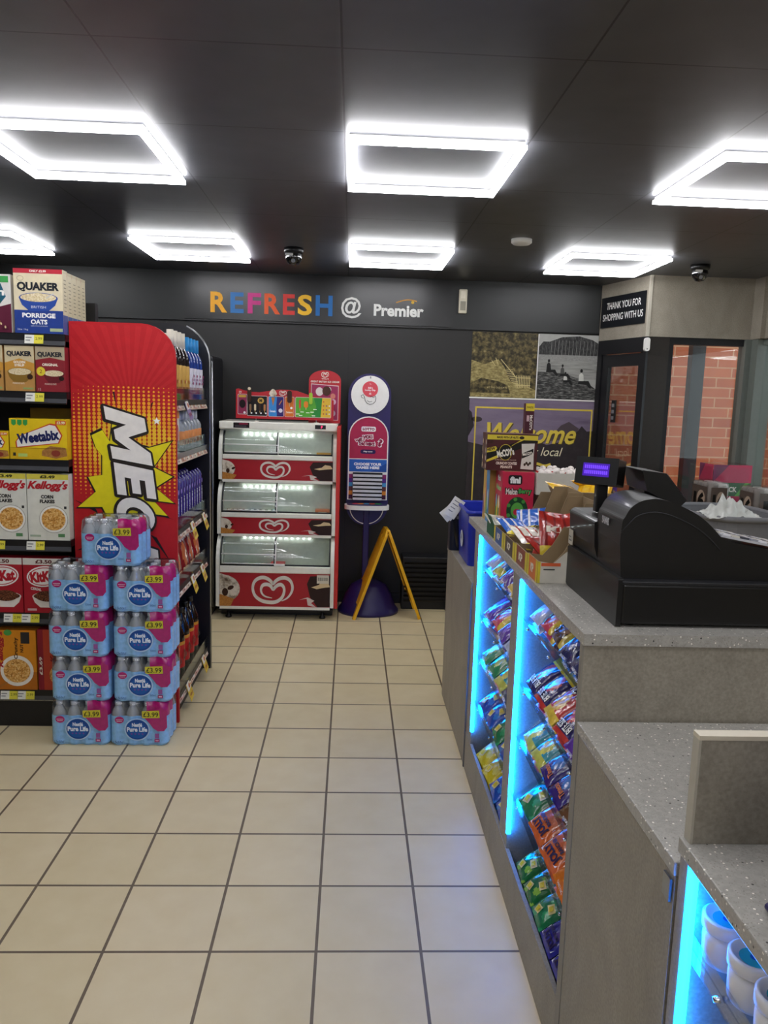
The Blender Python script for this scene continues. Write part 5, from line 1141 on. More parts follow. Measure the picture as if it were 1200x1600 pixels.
# ================================================================== WATER PACKS
CAPM = mk('white_cap', '#e6e9ee', .35); PET = mk('water_bottle_plastic', '#e4eaee', .12, alpha=.5, coat=.8, spec=.8)
WB1 = FO('#8cc0ea'); WB2 = K('#5a9ad0', .3); MAG = FO('#b01c6c')
PW, PD, PH = .258, .193, .2
def scal(off=0):
    """outline of a 4 x 3 bottle block wrapped in film"""
    r = .0322+off; pts = []
    cxs = [-PW/2+.0322+i*.0645 for i in range(4)]; cys = [-PD/2+.0322+i*.0643 for i in range(3)]
    def arc(cx, cy, a0, a1, n=5): return [(cx+r*math.cos(a0+(a1-a0)*i/n), cy+r*math.sin(a0+(a1-a0)*i/n)) for i in range(n+1)]
    for i, cx in enumerate(cxs): pts += arc(cx, cys[0], PI if i == 0 else PI*1.28, 2*PI if i == 3 else PI*1.72)
    for j in (1, 2): pts += arc(cxs[3], cys[j], -.22*PI, .22*PI if j == 1 else .5*PI)
    for i in (2, 1, 0): pts += arc(cxs[i], cys[2], .28*PI if True else 0, .72*PI if i else PI)
    pts += arc(cxs[0], cys[1], .78*PI, 1.22*PI)
    return pts, cxs, cys
def water_pack():
    t = thing('water_pack', 'x', 'water pack', group='shrink wrapped water packs stacked by the red panel')
    pts, cxs, cys = scal(); n = len(pts)
    H1 = .138
    b = MB()
    for z0, z1, k0, k1, m in ((0, .012, .93, 1, WB1), (.012, H1, 1, 1, WB1)):
        vs = [(p[0]*k0, p[1]*k0, z0) for p in pts]+[(p[0]*k1, p[1]*k1, z1) for p in pts]
        b.add(vs, [(i, (i+1) % n, n+(i+1) % n, n+i) for i in range(n)], m, True)
    b.add([(p[0]*.93, p[1]*.93, 0) for p in pts], [tuple(reversed(range(n)))], WB1)
    b.build('printed_wrap', t)
    # clear film over the shoulders, magenta on the right front corner
    b = MB(); vs = []
    rings = ((H1, 1.0), (.165, .995), (.19, .97), (.203, .88))
    for z, k in rings: vs += [(p[0]*k, p[1]*k, z+(.002*math.sin(7*p[0]*40) if z > .18 else 0)) for p in pts]
    mg, cl = [], []
    for r_ in range(3):
        for i in range(n):
            f = (r_*n+i, r_*n+(i+1) % n, (r_+1)*n+(i+1) % n, (r_+1)*n+i)
            x, y = pts[i]; (mg if (x > .03 and y < .04) else cl).append(f)
    cl.append(tuple(range(3*n, 4*n)))
    b.add(vs, cl, FILM, True); b.add(vs, mg, MAG, True)
    b.build('shrink_film', t)
    b = MB().fr('-y', 0, -PD/2-.0006, 0)
    b.poly([(.012, .138), (.03, .15), (.06, .168), (.1, .178), (.124, .165), (.126, .09), (.112, .072), (.085, .07), (.064, .085), (.05, .105), (.03, .128)], MAG, .0012)
    b.disc(-.006, .078, .056, .052, K('#b4d2ea', .3), .0018); b.disc(-.006, .078, .05, .047, K('#1c4c94', .3), .0023); b.disc(-.008, .074, .042, .036, K('#1f5fa8', .3), .0026)
    b.text('Nestlé', -.006, .1, .018, K('#e6eef6'), .0034, width=.045, bold=.05); b.text('Pure Life', -.006, .079, .022, K('#eef4fa'), .0034, width=.09, bold=.04)
    for i in range(4): b.disc(-.03+.016*i, .058, .004, .004, K('#7a4a9c'), .0034, 8)
    b.disc(-.083, .122, .02, .016, MAG, .0022); b.rect(-.098, .122, -.068, .124, K('#e8c8dc'), .0028); b.rect(-.095, .115, -.071, .117, K('#e8c8dc'), .0028)
    b.text('12x50cl', -.09, .018, .011, K('#1c3c80'), .0022, width=.044, shear=.2); b.text('500ml', .048, .032, .009, K('#28508c'), .0022, width=.024)
    b.rect(.07, .02, .092, .034, K('#b0306c'), .0024); b.rect(.072, .038, .09, .06, K('#9c5c9c'), .0022); b.rect(.074, .025, .088, .029, K('#f0d8e4'), .003)
    b.build('front_print', t)
    b = MB().fr('-y', 0, -PD/2-.004, 0); y0 = .146
    b.poly([(.018, y0-.014), (.094, y0-.012), (.092, y0+.022), (.016, y0+.018)], K('#d8cc3a', .5), .0); b.text('£3.99', .055, y0+.003, .022, K('#22201a'), .0008, width=.066, bold=.01); b.build('price_sticker', t)
    proto = None
    bb_ = MB(); bb_.lathe([(.029, .1), (.0305, .125), (.0285, .145), (.02, .165), (.0125, .178), (.0115, .184), (0, .184)], PET, 14)
    cc = MB(); cc.lathe([(0, .198), (.0135, .198), (.0145, .195), (.0145, .18), (0, .18)], CAPM, 14)
    for cy in cys:
        for cx in cxs:
            if proto is None: o = bb_.build('bottle', t, (cx, cy, 0)); c_ = cc.build('bottle_cap', o); proto = (o, c_)
            else:
                o = proto[0].copy(); C.objects.link(o); o.parent = t; o.location = (cx, cy, 0); c_ = proto[1].copy(); C.objects.link(c_); c_.parent = o
    return t
wp = water_pack(); first = True; q = random.Random(4)
LV = ['bottom', 'second', 'third', 'fourth']
for k in range(4):
    for s_, x in (('left', -1.103), ('right', -.832)):
        o = wp if first else dup(wp); first = False
        jx = {('right', 0): -.012, ('right', 1): .004, ('right', 2): 0, ('right', 3): .004}.get((s_, k), 0)+q.uniform(-.004, .004)
        o.location = (x+jx, 1.3965+q.uniform(-.003, .003), .0005+k*.2045); o.rotation_euler = (0, 0, q.uniform(-.012, .012))
        o['label'] = '£3.99 water pack in the %s column of the stack, %s layer%s' % (s_, LV[k], ' from the floor' if k else '')
o = dup(wp); o.location = (-.955, 1.3965, .0005+4*.2045); o.rotation_euler = (0, 0, R(-1.5)); o['label'] = 'single £3.99 water pack on the very top of the stack'

# ================================================================== ICE CREAM FREEZER
FX0, FX1 = -.852, -.03; FW = FX1-FX0
REDF = mk('ice_cream_red', '#a81c26', .4, noise=.03); CAVW = mk('freezer_lining', '#c9cdc0', .5, noise=.05)
t = thing('ice_cream_freezer', 'three tier white and red ice cream freezer with curved glass lids against the far wall', 'freezer', (FX0, 0, 0))
DARKG = mk('dark_seal', '#26282a', .4)
# tiers: front y at base, top z, glass bottom z, rail bottom z, red bottom z
TI = [(3.42, 1.325, 1.15, 1.115, .975, 3.55), (3.36, .955, .75, .715, .60, 3.5), (3.30, .59, .385, .335, .095, 3.46)]
b = MB(); b.box(FW-.002, 3.36, .07, FW+.024, 3.81, 1.362, mk('red_side_panel', '#c8322e', .35, noise=.03)); b.build('side_panel', t, bevel=.004)
b = MB(); b.box(0, 3.5, .07, FW-.003, 3.81, 1.33, WHITE); b.build('cabinet', t)
b = MB(); b.box(.0, 3.435, 1.322, FW+.0, 3.81, 1.377, WHITE); hd = b.build('top_cover', t, bevel=.008)
b = MB().fr('-y', 0, 3.4345, 0); b.rect(.1, 1.333, .21, 1.369, K('#1c1416'), .0006); b.rect(.14, 1.355, .2, 1.365, K('#8c2040'), .001); b.rect(.11, 1.34, .19, 1.348, K('#555058'), .001); b.build('energy_label', hd)
b = MB().fr('-y', 0, 3.4345, 0); b.rect(.665, 1.338, .74, 1.366, BLACK, .0012); b.text('F', .712, 1.352, .016, mk('red_led_digit', '#ff3060', .4, emit='#ff2858', power=1.5), .002, bold=.05); b.build('temperature_display', hd)
def heart(b, cx, cz, w, h, m, wz):
    """one spiral stroke drawing a heart inside a heart"""
    raw = [[(662, 662), (715, 642), (755, 608), (772, 565), (752, 520), (705, 498), (650, 500), (605, 518), (575, 542)], [(575, 542), (540, 515), (490, 498), (430, 503), (385, 530), (370, 575), (388, 620), (430, 650), (490, 668), (575, 673), (630, 660), (670, 632), (688, 592), (680, 560), (650, 545), (610, 555), (575, 582)], [(575, 582), (548, 555), (510, 545), (470, 553), (453, 582), (465, 612), (500, 632), (565, 642)]]
    cls = []; tot = 0
    for seg in raw:
        o = []
        for i in range(len(seg)-1):
            p0, p1, p2, p3 = [Vector(seg[max(0, min(len(seg)-1, j))]) for j in (i-1, i, i+1, i+2)]
            for k in range(4):
                t_ = k/4; o.append(.5*((2*p1)+(p2-p0)*t_+(2*p0-5*p1+4*p2-p3)*t_*t_+(3*p1-p0-3*p2+p3)*t_**3))
        o.append(Vector(seg[-1])); cls.append(o); tot += len(o)
    idx = 0
    for o in cls:
        vs = []; n = len(o)
        for i, p in enumerate(o):
            d_ = (o[min(n-1, i+1)]-o[max(0, i-1)]).normalized(); q_ = Vector((-d_.y, d_.x)); f = (idx+i)/tot
            tk = 13*min(1, .2+f*9, .15+(1-f)*7)
            for s_ in (1, -1): v = p+q_*tk*s_; vs.append((cx+(v.x-571)/402*w, cz-(v.y-585)/176*h, wz))
        idx += n
        b.add(vs, [(2*i+1, 2*i, 2*i+2, 2*i+3) for i in range(n-1)], m)
    b.disc(cx+4/402*w, cz+42/176*h, w*.018, h*.05, m, wz+.0001, 10); b.disc(cx+4/402*w, cz+3/176*h, w*.018, h*.05, m, wz+.0001, 10)
HEARTM = K('#e0d8cc'); ICEC = pattern('vanilla_swirl', 'noise', ['#5a4636', '#a89a84', '#d8ccb8', '#e8dfcf'], 16, .5, pos=[.3, .42, .52, .75])
TN = ['top', 'middle', 'bottom']
for k, (yf, zt, zg, zr, zb, yt) in enumerate(TI):
    nm = TN[k]
    # side cheeks with a curved front edge
    def prof_(off=0): 
        pts = [(yf, zb-.005), (yf, zg)]
        for i in range(1, 9): a = .5*PI*i/8; pts.append((yf+off+(yt-yf-off)*(1-math.cos(a)), zg+(zt-zg)*math.sin(a)))
        return pts
    pr_ = prof_()
    for x in (0, FW-.026):
        b = MB(); b.M = frame((x, 0, 0), (0, 1, 0), (0, 0, 1)); b.prism(pr_+[(3.51, zt), (3.51, zb-.005)], 0, .024, WHITE); b.build('side_cheek', t, bevel=.003)
    b = MB(); b.box(.026, yf-.006, zr, FW-.028, yf+.03, zg, WHITE); b.build('front_rail', t, bevel=.006)
    b = MB(); b.box(.026, yf, zb, FW-.028, yf+.02, zr, REDF)
    b.box(.026, yf, zb-.02, FW-.028, yf+.02, zb, WHITE)
    pf = b.build('front_panel', t)
    b = MB().fr('-y', .026, yf-.0006, zb); w_ = FW-.054; h_ = zr-zb
    heart(b, w_*.48, h_*.5, w_*.36 if k == 2 else w_*.26, h_*.74, HEARTM, .001)
    r_ = h_*.42
    b.poly([(0, h_*.1)]+[(w_*.02+r_*1.25*math.cos(a), h_*.52+r_*math.sin(a)) for a in [(-1.2+i*.24) for i in range(12)]]+[(0, h_*.98)], ICEC, .0006)
    b.poly([(0, 0), (w_*.1, 0), (w_*.13, h_*.22), (0, h_*.36)], pattern('wafer', 'cells', ['#a86a2c', '#c88a40'], 120) if 'wafer' not in bpy.data.materials else bpy.data.materials['wafer'], .001)
    b.disc(w_*.1, h_*.55, h_*.1, h_*.06, K('#3a2218'), .0012, 10, .5); b.disc(w_*.05, h_*.42, h_*.09, h_*.12, K('#3a2218'), .0013, 10)
    b.poly([(w_, h_*.02), (w_*.89, h_*.0), (w_*.82, h_*.3), (w_*.79, h_*.7), (w_*.82, h_*.93), (w_, h_*.96)], K('#2c1814'), .0006)
    b.poly([(w_*.83, h_*.6), (w_*.88, h_*.55), (w_*.95, h_*.6), (w_, h_*.62), (w_*.98, h_*.78), (w_*.93, h_*.82), (w_*.9, h_*.68)], K('#d8bf92'), .001)
    b.poly([(w_*.72, h_*.22), (w_*.79, h_*.26), (w_*.8, h_*.06), (w_*.88, h_*.0), (w_*.83, h_*.13), (w_*.86, h_*.2), (w_*.8, h_*.3)], K('#d8c8c0'), .0012)
    if k == 2:
        b.rect(w_*.88, h_*.72, w_*.99, h_*.97, K('#d8d0bc'), .0016)
        for i in range(14): b.rect(w_*.89+i*w_*.0066, h_*.8, w_*.89+i*w_*.0066+(.0018 if i % 3 else .003), h_*.9, K('#222222'), .002)
    b.build('printed_artwork', pf)
    # cavity
    b = MB(); zc = zr+.01
    b.add([(.03, yf+.03, zc), (FW-.03, yf+.03, zc), (FW-.03, 3.499, zc), (.03, 3.499, zc)], [(0, 1, 2, 3)], CAVW)
    b.box(.027, 3.49, zc, FW-.029, 3.499, zt-.002, CAVW); b.build('cavity', t)
    b = MB(); b.box(.026, yt-.03, zt-.012, FW-.026, 3.5, zt, WHITE); b.build('tier_roof', t)
    b = MB()
    for i in range(12): b.box(.17+i*.042, 3.478, zt-.04, .18+i*.042, 3.488, zt-.036, mk('freezer_light_spot', '#ffffff', .5, emit='#f4fbff', power=14.0) if 'freezer_light_spot' not in bpy.data.materials else bpy.data.materials['freezer_light_spot'])
    b.build('light_strip', t)
    # curved sliding glass lids
    for s_, (x0, x1, off) in enumerate(((.034, FW*.5, -.004), (FW*.49, FW-.036, .006))):
        pts = prof_(); pts = pts[1:]
        vs = []; n = len(pts)
        for (y, z) in pts: vs += [(x0, y+off+.004, z), (x1, y+off+.004, z)]
        b = MB(); b.add(vs, [(2*i, 2*i+1, 2*i+3, 2*i+2) for i in range(n-1)], CAVE, True); g = b.build('glass_lid', t)
        b = MB(); FRM = WHITE if s_ == 0 else STEEL
        b.tube([(x1, y+off+.004, z) for y, z in pts], .0045, PWHITE if s_ == 0 else DARKG, 6); b.tube([(x0, y+off+.004, z) for y, z in pts], .006, DARKG, 6)
        b.tube([(x0, pts[0][0]+off+.004, pts[0][1]+.006), (x1, pts[0][0]+off+.004, pts[0][1]+.006)], .006, DARKG, 6)
        if s_ == 0: b.tube([(x0, pts[2][0]+off+.003, pts[2][1]), (x1, pts[2][0]+off+.003, pts[2][1])], .0045, PWHITE, 6); b.tube([(x0+.01, pts[0][0]+off, pts[0][1]+.016), (x1, pts[0][0]+off, pts[0][1]+.016)], .003, PWHITE, 6)
        b.build('lid_frame', g)
    if k == 2: b = MB(); b.prism(rrect(FW*.49, .0, FW*.58, .014, .005), 0, .012, PWHITE); o = b.build('lid_handle', t, (0, yf-.002, zg+.004)); o.rotation_euler = (PI/2, 0, 0)
    # ice creams inside
    q = random.Random(k+1)
    zi = zr+.0105; G = 'ice creams inside the freezer'
    for i in range(9):
        x = FX0+.07+i*.04+(0); cc = ['#d8cfc0', '#5a7ac0', '#c84c6c', '#e0a04c', '#7ab04c', '#4c3a8c', '#d8d8e0', '#b83c3c', '#8cc0d8'][(i*4+k*3) % 9]
        b = MB(); b.box(-.017, -.04, 0, .017, .04, .03, FO(cc)); b.box(-.017, -.055, .012, .017, -.04, .016, FO(cc)); b.box(-.017, .04, .012, .017, .055, .016, FO(cc)); b.box(-.01, -.02, .03, .01, .02, .0312, K('#e8e4dc'))
        o = b.build('ice_cream', loc=(x, yf+.095, zi)); o.rotation_euler = (0, 0, q.uniform(-.1, .1))
        tag(o, 'wrapped ice cream lying in the %s tier of the freezer, %s' % (nm, ['at the left end', 'second from the left end', 'third from the left end', 'fourth from the left end', 'fifth from the left end', 'sixth from the left end', 'seventh from the left end', 'eighth from the left end', 'nearest the middle bar'][i]), 'ice cream', G)
    tc_ = ('#d8a04c', '#d87a4c', '#b83c3c')[k]
    o = carton('ice_cream_box', ['small orange and white box at the right end of the top freezer tier', 'small orange box at the right end of the middle freezer tier', 'small red and white box at the left end of the bottom freezer tier'][k], 'box', FX0+(FW-.095 if k < 2 else .42), yf+.1, zi, .1, .09, .045, tc_, lambda b, w, h: b.rect(.2*w, .3*h, .8*w, .7*h, K('#e8dcc8'), .0006))
b = MB()
for x in (.08, FW-.08):
    for y in (3.36, 3.75): b.lathe([(0, 0), (.022, 0), (.022, .012), (.012, .02), (.012, .075), (0, .075)], BLACK, 12, (x, y, 0))
b.box(.01, 3.33, .055, FW-.01, 3.8, .072, BLACK); b.box(.02, 3.42, .006, FW-.01, 3.8, .055, BLACK); b.build('feet', t)  # black boxes among the feet stand in for the shade under the freezer

# ice cream price board on top
t = thing('ice_cream_board', 'wide red ice cream price board with wavy top standing on the freezer', 'sign board', (-.742, 3.5, 1.3775), 0)
BW_ = .68
RB = mk('board_red', '#b4202a', .4, noise=.03)
b = MB().fr('-y', 0, 0, .02); 
pts = [(0, 0), (BW_, 0), (BW_, .14), (.64, .155), (.56, .168), (.5, .175), (.42, .2), (.36, .205), (.3, .205), (.24, .195), (.16, .182), (.1, .185), (.05, .195), (.015, .205), (0, .2)]
b.prism(pts, 0, .012, RB); bd = b.build('board', t, bevel=.002)
b = MB().fr('-y', 0, -.0125, .02)
def pnl(x0, x1, z0, z1, c, edge='#d8c8c4'): b.poly(rrect(x0-.003, z0-.003, x1+.003, z1+.003, .008), K(edge), .0005); b.poly(rrect(x0, z0, x1, z1, .006), K(c), .0009)
def lolly(x, z, h, c, c2='#c8a870', w=None): w = w or h*.32; b.poly(rrect(x-w/2, z, x+w/2, z+h, w*.45), K(c), .002); b.rect(x-w*.12, z-h*.3, x+w*.12, z, K(c2), .0018)
pnl(.015, .075, .03, .165, '#8c3050'); b.rect(.02, .145, .07, .16, K('#c8a040'), .0014); b.disc(.045, .1, .022, .03, K('#1c1012'), .0016, 12); b.disc(.06, .04, .008, .008, K('#f0e8e8'), .002)
pnl(.08, .215, .02, .155, '#191416'); b.disc(.172, .125, .022, .02, K('#c8a04c'), .0014); b.text('M', .172, .126, .02, K('#1c1410'), .002, bold=.06)
for i, c in enumerate(('#8a6a4c', '#d8c8a8', '#3a2418', '#b07a4c')): lolly(.1+.033*i, .055, .045, c); b.disc(.108+.033*i, .038, .006, .006, K('#f0f0f0'), .0022, 10)
pnl(.228, .33, .02, .155, '#3c8ad0'); b.poly([(.285, .155), (.33, .155), (.33, .02), (.285, .02), (.28, .09)], K('#34286c'), .0014); b.poly([(.245, .15), (.27, .15), (.2575, .09)], K('#c07a3c'), .002); b.text('Cornetto', .255, .055, .016, K('#eaf2fa'), .002, width=.04, bold=.04); b.line([(.3, .1), (.318, .13)], .006, K('#c8823c'), .0022); b.disc(.31, .06, .014, .014, K('#e0d8e8'), .002)
pnl(.342, .402, .02, .155, '#d8742c'); b.disc(.385, .08, .008, .008, K('#f0f0f0'), .002); b.text('Solero', .372, .05, .014, K('#f8e0c0'), .002, width=.045, bold=.04)
pnl(.415, .66, .02, .155, '#58a838'); b.poly([(.6, .155), (.66, .155), (.66, .02), (.59, .02)], K('#e0b83c'), .0014); b.poly([(.54, .155), (.6, .155), (.59, .02), (.52, .02), (.56, .09)], K('#2f8a3c'), .0013); lolly(.445, .08, .06, '#c84c3c', w=.014); lolly(.487, .085, .045, '#e0822c', w=.03)
for i, (x, z) in enumerate(((.46, .055), (.5, .05), (.53, .055), (.55, .075), (.43, .04), (.45, .03), (.54, .03))): b.rect(x-.012, z-.003, x+.012, z+.003, K('#eaf2dc'), .002)
for i in range(10): b.disc(.61+.02*(i % 3), .045+.028*(i//3), .005, .005, K(['#c84c3c', '#5a3a8c', '#e8e8e0'][i % 3]), .0022, 8)
heart(b, .325, .18, .05, .03, HEARTM, .001); heart(b, .03, .18, .018, .014, HEARTM, .001)
b.build('price_panels', bd)
# lollies poking above the board
def lol3(x, z0, z1, w, col, nm):
    b = MB().fr('-y', x, -.014, .02); b.prism(rrect(-w/2, z0, w/2, z1, w*.45), 0, .006, K(col)); return b
b = lol3(.093, .115, .212, .028, '#3a2218', ''); b.disc(0, .206, .011, .01, K('#e0d0b0'), .0066); b.build('lolly_cutout', bd)
b = lol3(.372, .115, .2, .032, '#3a2014', ''); b.rect(-.003, .09, .003, .115, K('#c8a870'), .003); b.build('lolly_cutout', bd)
b = lol3(.52, .11, .19, .024, '#a0c83c', ''); b.build('lolly_cutout', bd)
b = MB().fr('-y', .257, -.014, .02); b.prism([(-.026+.052*i/12, .18+.028*math.sin(PI*i/12)) for i in range(13)]+[(.026, .17), (.015, .155), (-.015, .155), (-.026, .17)], 0, .006, ICEC); b.build('cone_cutout', bd)
b = MB(); 
for x in (.14, .56): b.tube([(x, -.006, 0), (x, -.006, .025)], .004, STEEL, 8); b.lathe([(0, 0), (.018, 0), (.016, .004), (0, .005)], WHITE, 14, (x, -.006, 0))
b.build('board_stand', t)
t = thing('ice_cream_menu', 'taller arched red ice cream menu card behind the price board', 'sign board', (-.24, 3.56, 1.3775))
b = MB().fr('-y', 0, 0, 0); w_ = .225; ar = [(w_/2+w_/2*math.cos(PI*i/14), .30+.07*math.sin(PI*i/14)) for i in range(15)]
b.prism([(0, .0), (w_, .0)]+ar, 0, .008, RB); bd = b.build('board', t, bevel=.0015)
b = MB().fr('-y', 0, -.0085, 0); heart(b, w_/2, .338, .05, .034, HEARTM, .0005); b.text("WALL'S", w_/2, .31, .009, HEARTM, .0006, width=.05, bold=.03); b.text('GREAT BRITISH ICE CREAM', w_/2, .29, .013, HEARTM, .0006, width=.2, bold=.03)
b.poly([(.015, .02), (w_-.015, .02), (w_-.015, .265), (.11, .27), (.015, .275)], K('#d8c0c0'), .0005); b.poly([(.019, .024), (w_-.019, .024), (w_-.019, .26), (.11, .265), (.019, .27)], K('#9c3058'), .0009)
for x, z, r_, c in ((.075, .22, .03, '#dcd4cc'), (.125, .225, .034, '#4a2a20'), (.14, .235, .02, '#e0d8d0'), (.17, .19, .02, '#c87a6c'), (.175, .15, .02, '#d0a8b8'), (.17, .07, .022, '#b8a8b4')): b.disc(x, z, r_*.9, r_, K(c), .0012+r_*.01, 16)
b.build('menu_print', bd)

# ================================================================== LOTTERY STAND
LX = .19; LY = 3.58
t = thing('lottery_stand', 'purple lottery play stand on a pole with round header beside the freezer', 'stand', (LX, LY, 0))
b = MB(); prf = [(0, .245), (.06, .24), (.13, .2), (.17, .13), (.2, .05), (.225, .02), (.225, 0), (0, 0)]
b.lathe([(r_*1.0, z) for r_, z in prf], PURPLE, 32); o = b.build('base', t); o.location = (.03, .0, 0); o.scale = (1, .85, 1)
b = MB(); b.box(-.022, -.0, .2, .022, .04, 1.1, PURPLE); b.build('pole', t, bevel=.006)
b = MB().fr('-y', 0, .03, 0); b.prism(rrect(-.15, .64, .155, 1.735, .15, n=10), 0, .022, PURPLE); b.build('back_board', t, bevel=.005)
b = MB().fr('-y', .004, .006, 0); b.prism([(.135*math.cos(2*PI*i/36), 1.585+.135*math.sin(2*PI*i/36)) for i in range(36)], 0, .01, PWHITE); hd = b.build('header_disc', t, bevel=.002)
b = MB().fr('-y', .004, -.005, 0); b.disc(.0, 1.625, .056, .056, K('#d8505c'), .0005); b.text('Add a', 0, 1.635, .013, K('#f4e8e8'), .001, width=.035, bold=.04); b.text('Lucky Dip', 0, 1.617, .015, K('#f4e8e8'), .001, width=.075, bold=.04); b.text('£2', 0, 1.594, .012, K('#f4e8e8'), .001, bold=.04); b.text('The', 0, 1.662, .006, K('#f4e8e8'), .001)
ink = K('#20242c'); b.line([(-.065+.0, 1.578), (-.05, 1.586), (-.04, 1.57), (-.035, 1.545), (-.02, 1.525), (0.0, 1.518), (.022, 1.523), (.038, 1.54), (.042, 1.565), (.036, 1.58)], .0035, ink, .0012); b.line([(-.02, 1.545), (-.005, 1.535), (.015, 1.54)], .003, ink, .0012); b.line([(.0, 1.57), (.012, 1.577), (.022, 1.566), (.034, 1.574)], .0035, ink, .0012); b.line([(-.065, 1.578), (-.06, 1.565), (-.045, 1.56)], .003, ink, .0012); b.rect(-.005, 1.70, .005, 1.715, STEEL, .002)
b.build('header_print', hd)
b = MB().fr('-y', 0, .006, 0); b.prism([(-.142, .83), (.145, .83), (.145, 1.29)]+[(.0015+.1435*math.cos(PI*i/14), 1.29+.143*math.sin(PI*i/14)) for i in range(15)]+[(-.142, 1.29)], 0, .008, PWHITE); pn = b.build('poster_panel', t)
b = MB().fr('-y', 0, -.0022, 0)
b.poly([(-.134, 1.13), (.137, 1.13), (.137, 1.29)]+[(.0015+.1355*math.cos(PI*i/14), 1.29+.135*math.sin(PI*i/14)) for i in range(15)]+[(-.134, 1.29)], K('#a8244c'), .0004)
b.poly(rrect(-.052, 1.325, .052, 1.36, .01), K('#f0e8ec'), .0008); b.text('LOTTO', 0, 1.342, .02, K('#7a1c3c'), .0013, width=.085, bold=.06)
for s_, x, z, w_, h_, r_ in (('will', -.07, 1.265, .05, .025, .15), ('you', -.005, 1.28, .07, .038, .08), ('be next', -.01, 1.24, .115, .03, -.03)):
    b.text(s_, x, z, h_+.008, K('#f0e8ec'), .0008, width=w_+.012, bold=.12, rot=r_); b.text(s_, x, z, h_, K('#8c1c44'), .0014, width=w_, bold=.03, rot=r_)
b.text('?', .085, 1.245, .065, K('#f0e8ec'), .0008, width=.045, bold=.14, rot=-.2); b.text('?', .085, 1.245, .055, K('#8c1c44'), .0014, width=.03, bold=.04, rot=-.2)
b.poly(rrect(-.055, 1.165, .055, 1.195, .014), K('#2c1850'), .0008); b.text('Play now', 0, 1.18, .012, K('#f0e8f0'), .0013, width=.065, bold=.03)
b.rect(-.134, 1.035, .137, 1.124, K('#2860b8'), .0004); b.poly([(.02, 1.035), (.137, 1.035), (.137, 1.1)], K('#1f4c9c'), .0006); b.text('CHOOSE YOUR', 0, 1.09, .02, K('#f0f2fa'), .001, width=.2, bold=.05); b.text('GAMES HERE', 0, 1.065, .02, K('#f0f2fa'), .001, width=.17, bold=.05)
for i, c in enumerate(('#8c2c6c', '#5a2c8c', '#4c9ad0', '#6a3a3a', '#e08a2c', '#4c1c3c')):
    z = 1.0-i*.03; b.rect(-.134, z-.015, -.106, z+.017, K(c), .0005); b.rect(.108, z-.015, .137, z+.017, K(c), .0005)
b.build('poster_print', pn)
b = MB(); b.box(-.105, -.022, .83, .108, -.002, 1.03, BLACK); 
for i in range(7): b.box(-.103, -.05, .835+i*.028, .106, -.022, .839+i*.028, ACRY); b.box(-.103, -.052, .835+i*.028, .106, -.05, .852+i*.028, K('#c9cbd0', .2))
b.build('slip_rack', t)
b = MB(); b.M = Matrix.Translation((0, 0, .775)); b.prism([(.16*math.copysign(abs(math.cos(2*PI*i/32))**.6, math.cos(2*PI*i/32)), -.07+.085*math.copysign(abs(math.sin(2*PI*i/32))**.7, math.sin(2*PI*i/32))) for i in range(32)], 0, .03, PWHITE); tr = b.build('writing_tray', t, bevel=.008)
b = MB(); b.M = Matrix.Translation((0, 0, .8055)); b.prism([(.145*math.copysign(abs(math.cos(2*PI*i/32))**.6, math.cos(2*PI*i/32)), -.07+.07*math.copysign(abs(math.sin(2*PI*i/32))**.7, math.sin(2*PI*i/32))) for i in range(32)], 0, .004, PURPLE)
for i, (x, c) in enumerate(((-.08, '#c83c5c'), (-.04, '#e08a3c'), (0, '#4c9ad0'), (.04, '#c85a3c'), (.08, '#3c9a5c'))): b.disc(x, -.07, .026, .03, K(c), .005+.0003*i)
b.build('tray_print', tr)
b = MB(); b.ring(0, 0, .125, .125, .006, PWHITE, 0, 32, PI, 2*PI); o = b.build('white_arc', t); o.location = (0, .004, .775); o.rotation_euler = (PI/2, 0, 0)
b = MB(); b.box(-.035, -.12, .766, .035, -.1, .775, PURPLE); b.build('pen_holder', t)

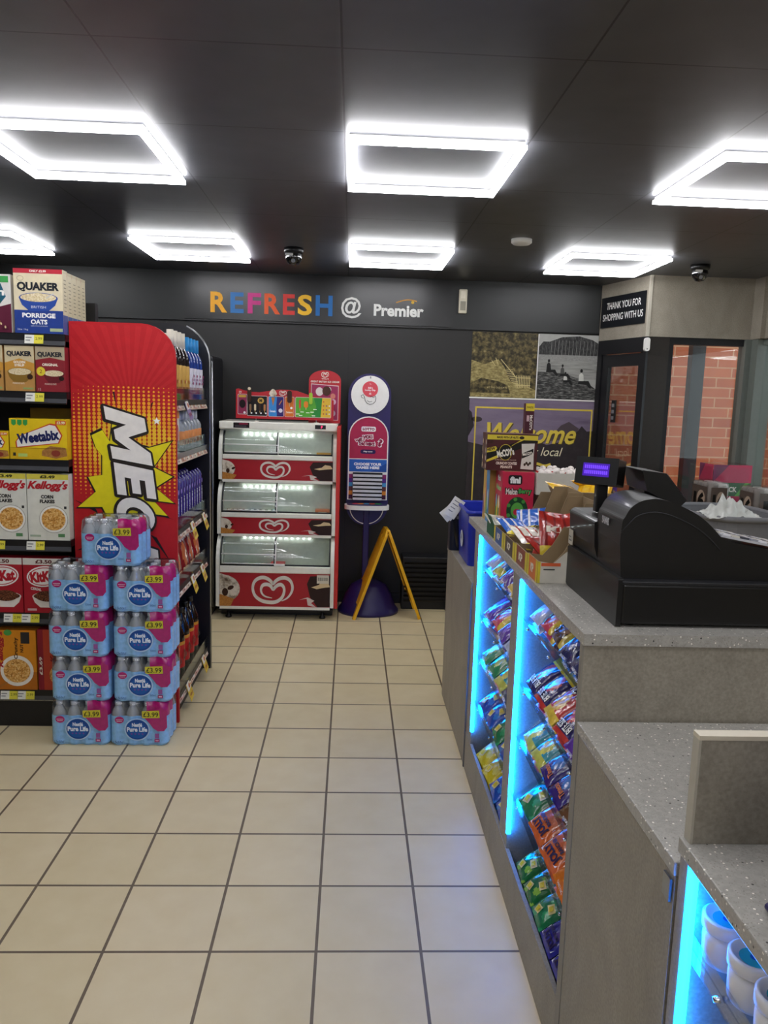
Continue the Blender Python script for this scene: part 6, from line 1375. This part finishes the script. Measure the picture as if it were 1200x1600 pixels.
# ================================================================== WET FLOOR SIGN
t = thing('wet_floor_sign', 'yellow folding wet floor sign standing open in front of the lottery stand', 'floor sign', (.337, 3.495, 0), R(5.3))
def leaf(sgn, name):
    """one leaf: local u across (y), v up the slope"""
    ft = .235; L2 = math.hypot(ft, .635); v = Vector((-sgn*ft, 0, .635)).normalized()
    b = MB(); M = frame((sgn*ft, 0, 0), (0, -sgn, 0), v); b.M = M
    # outer frame with bottom legs and a handle slot, built from strips
    w0, w1 = .15, .105
    def wd(s): return w0+(w1-w0)*s/L2
    th = .012
    outer = [(-w0, 0), (-w0+.035, 0), (-wd(.1)+.05, .1), (wd(.1)-.05, .1), (w0-.035, 0), (w0, 0), (wd(L2-.1), L2-.1), (.035, L2-.1), (.035, L2-.075), (-.035, L2-.075), (-.035, L2-.1), (-wd(L2-.1), L2-.1)]
    b.prism(outer, -th, 0, YELLOWP)
    b.prism([(-wd(L2-.1), L2-.1), (-.035, L2-.1), (-.035, L2-.045), (-wd(L2-.045), L2-.045)], -th, 0, YELLOWP); b.prism([(wd(L2-.1), L2-.1), (.035, L2-.1), (.035, L2-.045), (wd(L2-.045), L2-.045)], -th, 0, YELLOWP)
    b.prism([(-wd(L2-.045), L2-.045), (wd(L2-.045), L2-.045), (w1-.02, L2), (-w1+.02, L2)], -th, 0, YELLOWP)
    o = b.build(name, t, bevel=.002)
    e = MB(); e.M = M
    for s_ in (-1, 1): e.prism([(s_*w0, 0), (s_*(w0-.01), 0), (s_*(w1-.01), L2-.02), (s_*w1, L2-.02)], 0, .008, YELLOWP)
    e.build('rim', o)
    e = MB(); e.M = M; nk = K('#3a2a10'); e.text('CAUTION', 0, .43, .035, nk, .0012, width=.17, bold=.04); e.poly([(0, .38), (.075, .26), (-.075, .26)], nk, .0012); e.poly([(0, .36), (.058, .268), (-.058, .268)], YELLOWP, .0016); e.text('!', 0, .305, .055, nk, .002, bold=.05); e.text('WET FLOOR', 0, .2, .03, nk, .0012, width=.18, bold=.04)
    e.build('warning_print', o)
leaf(-1, 'front_leaf'); leaf(1, 'rear_leaf')
b = MB(); b.tube([(0, -.09, .628), (0, .09, .628)], .01, YELLOWP, 10); b.build('hinge', t)
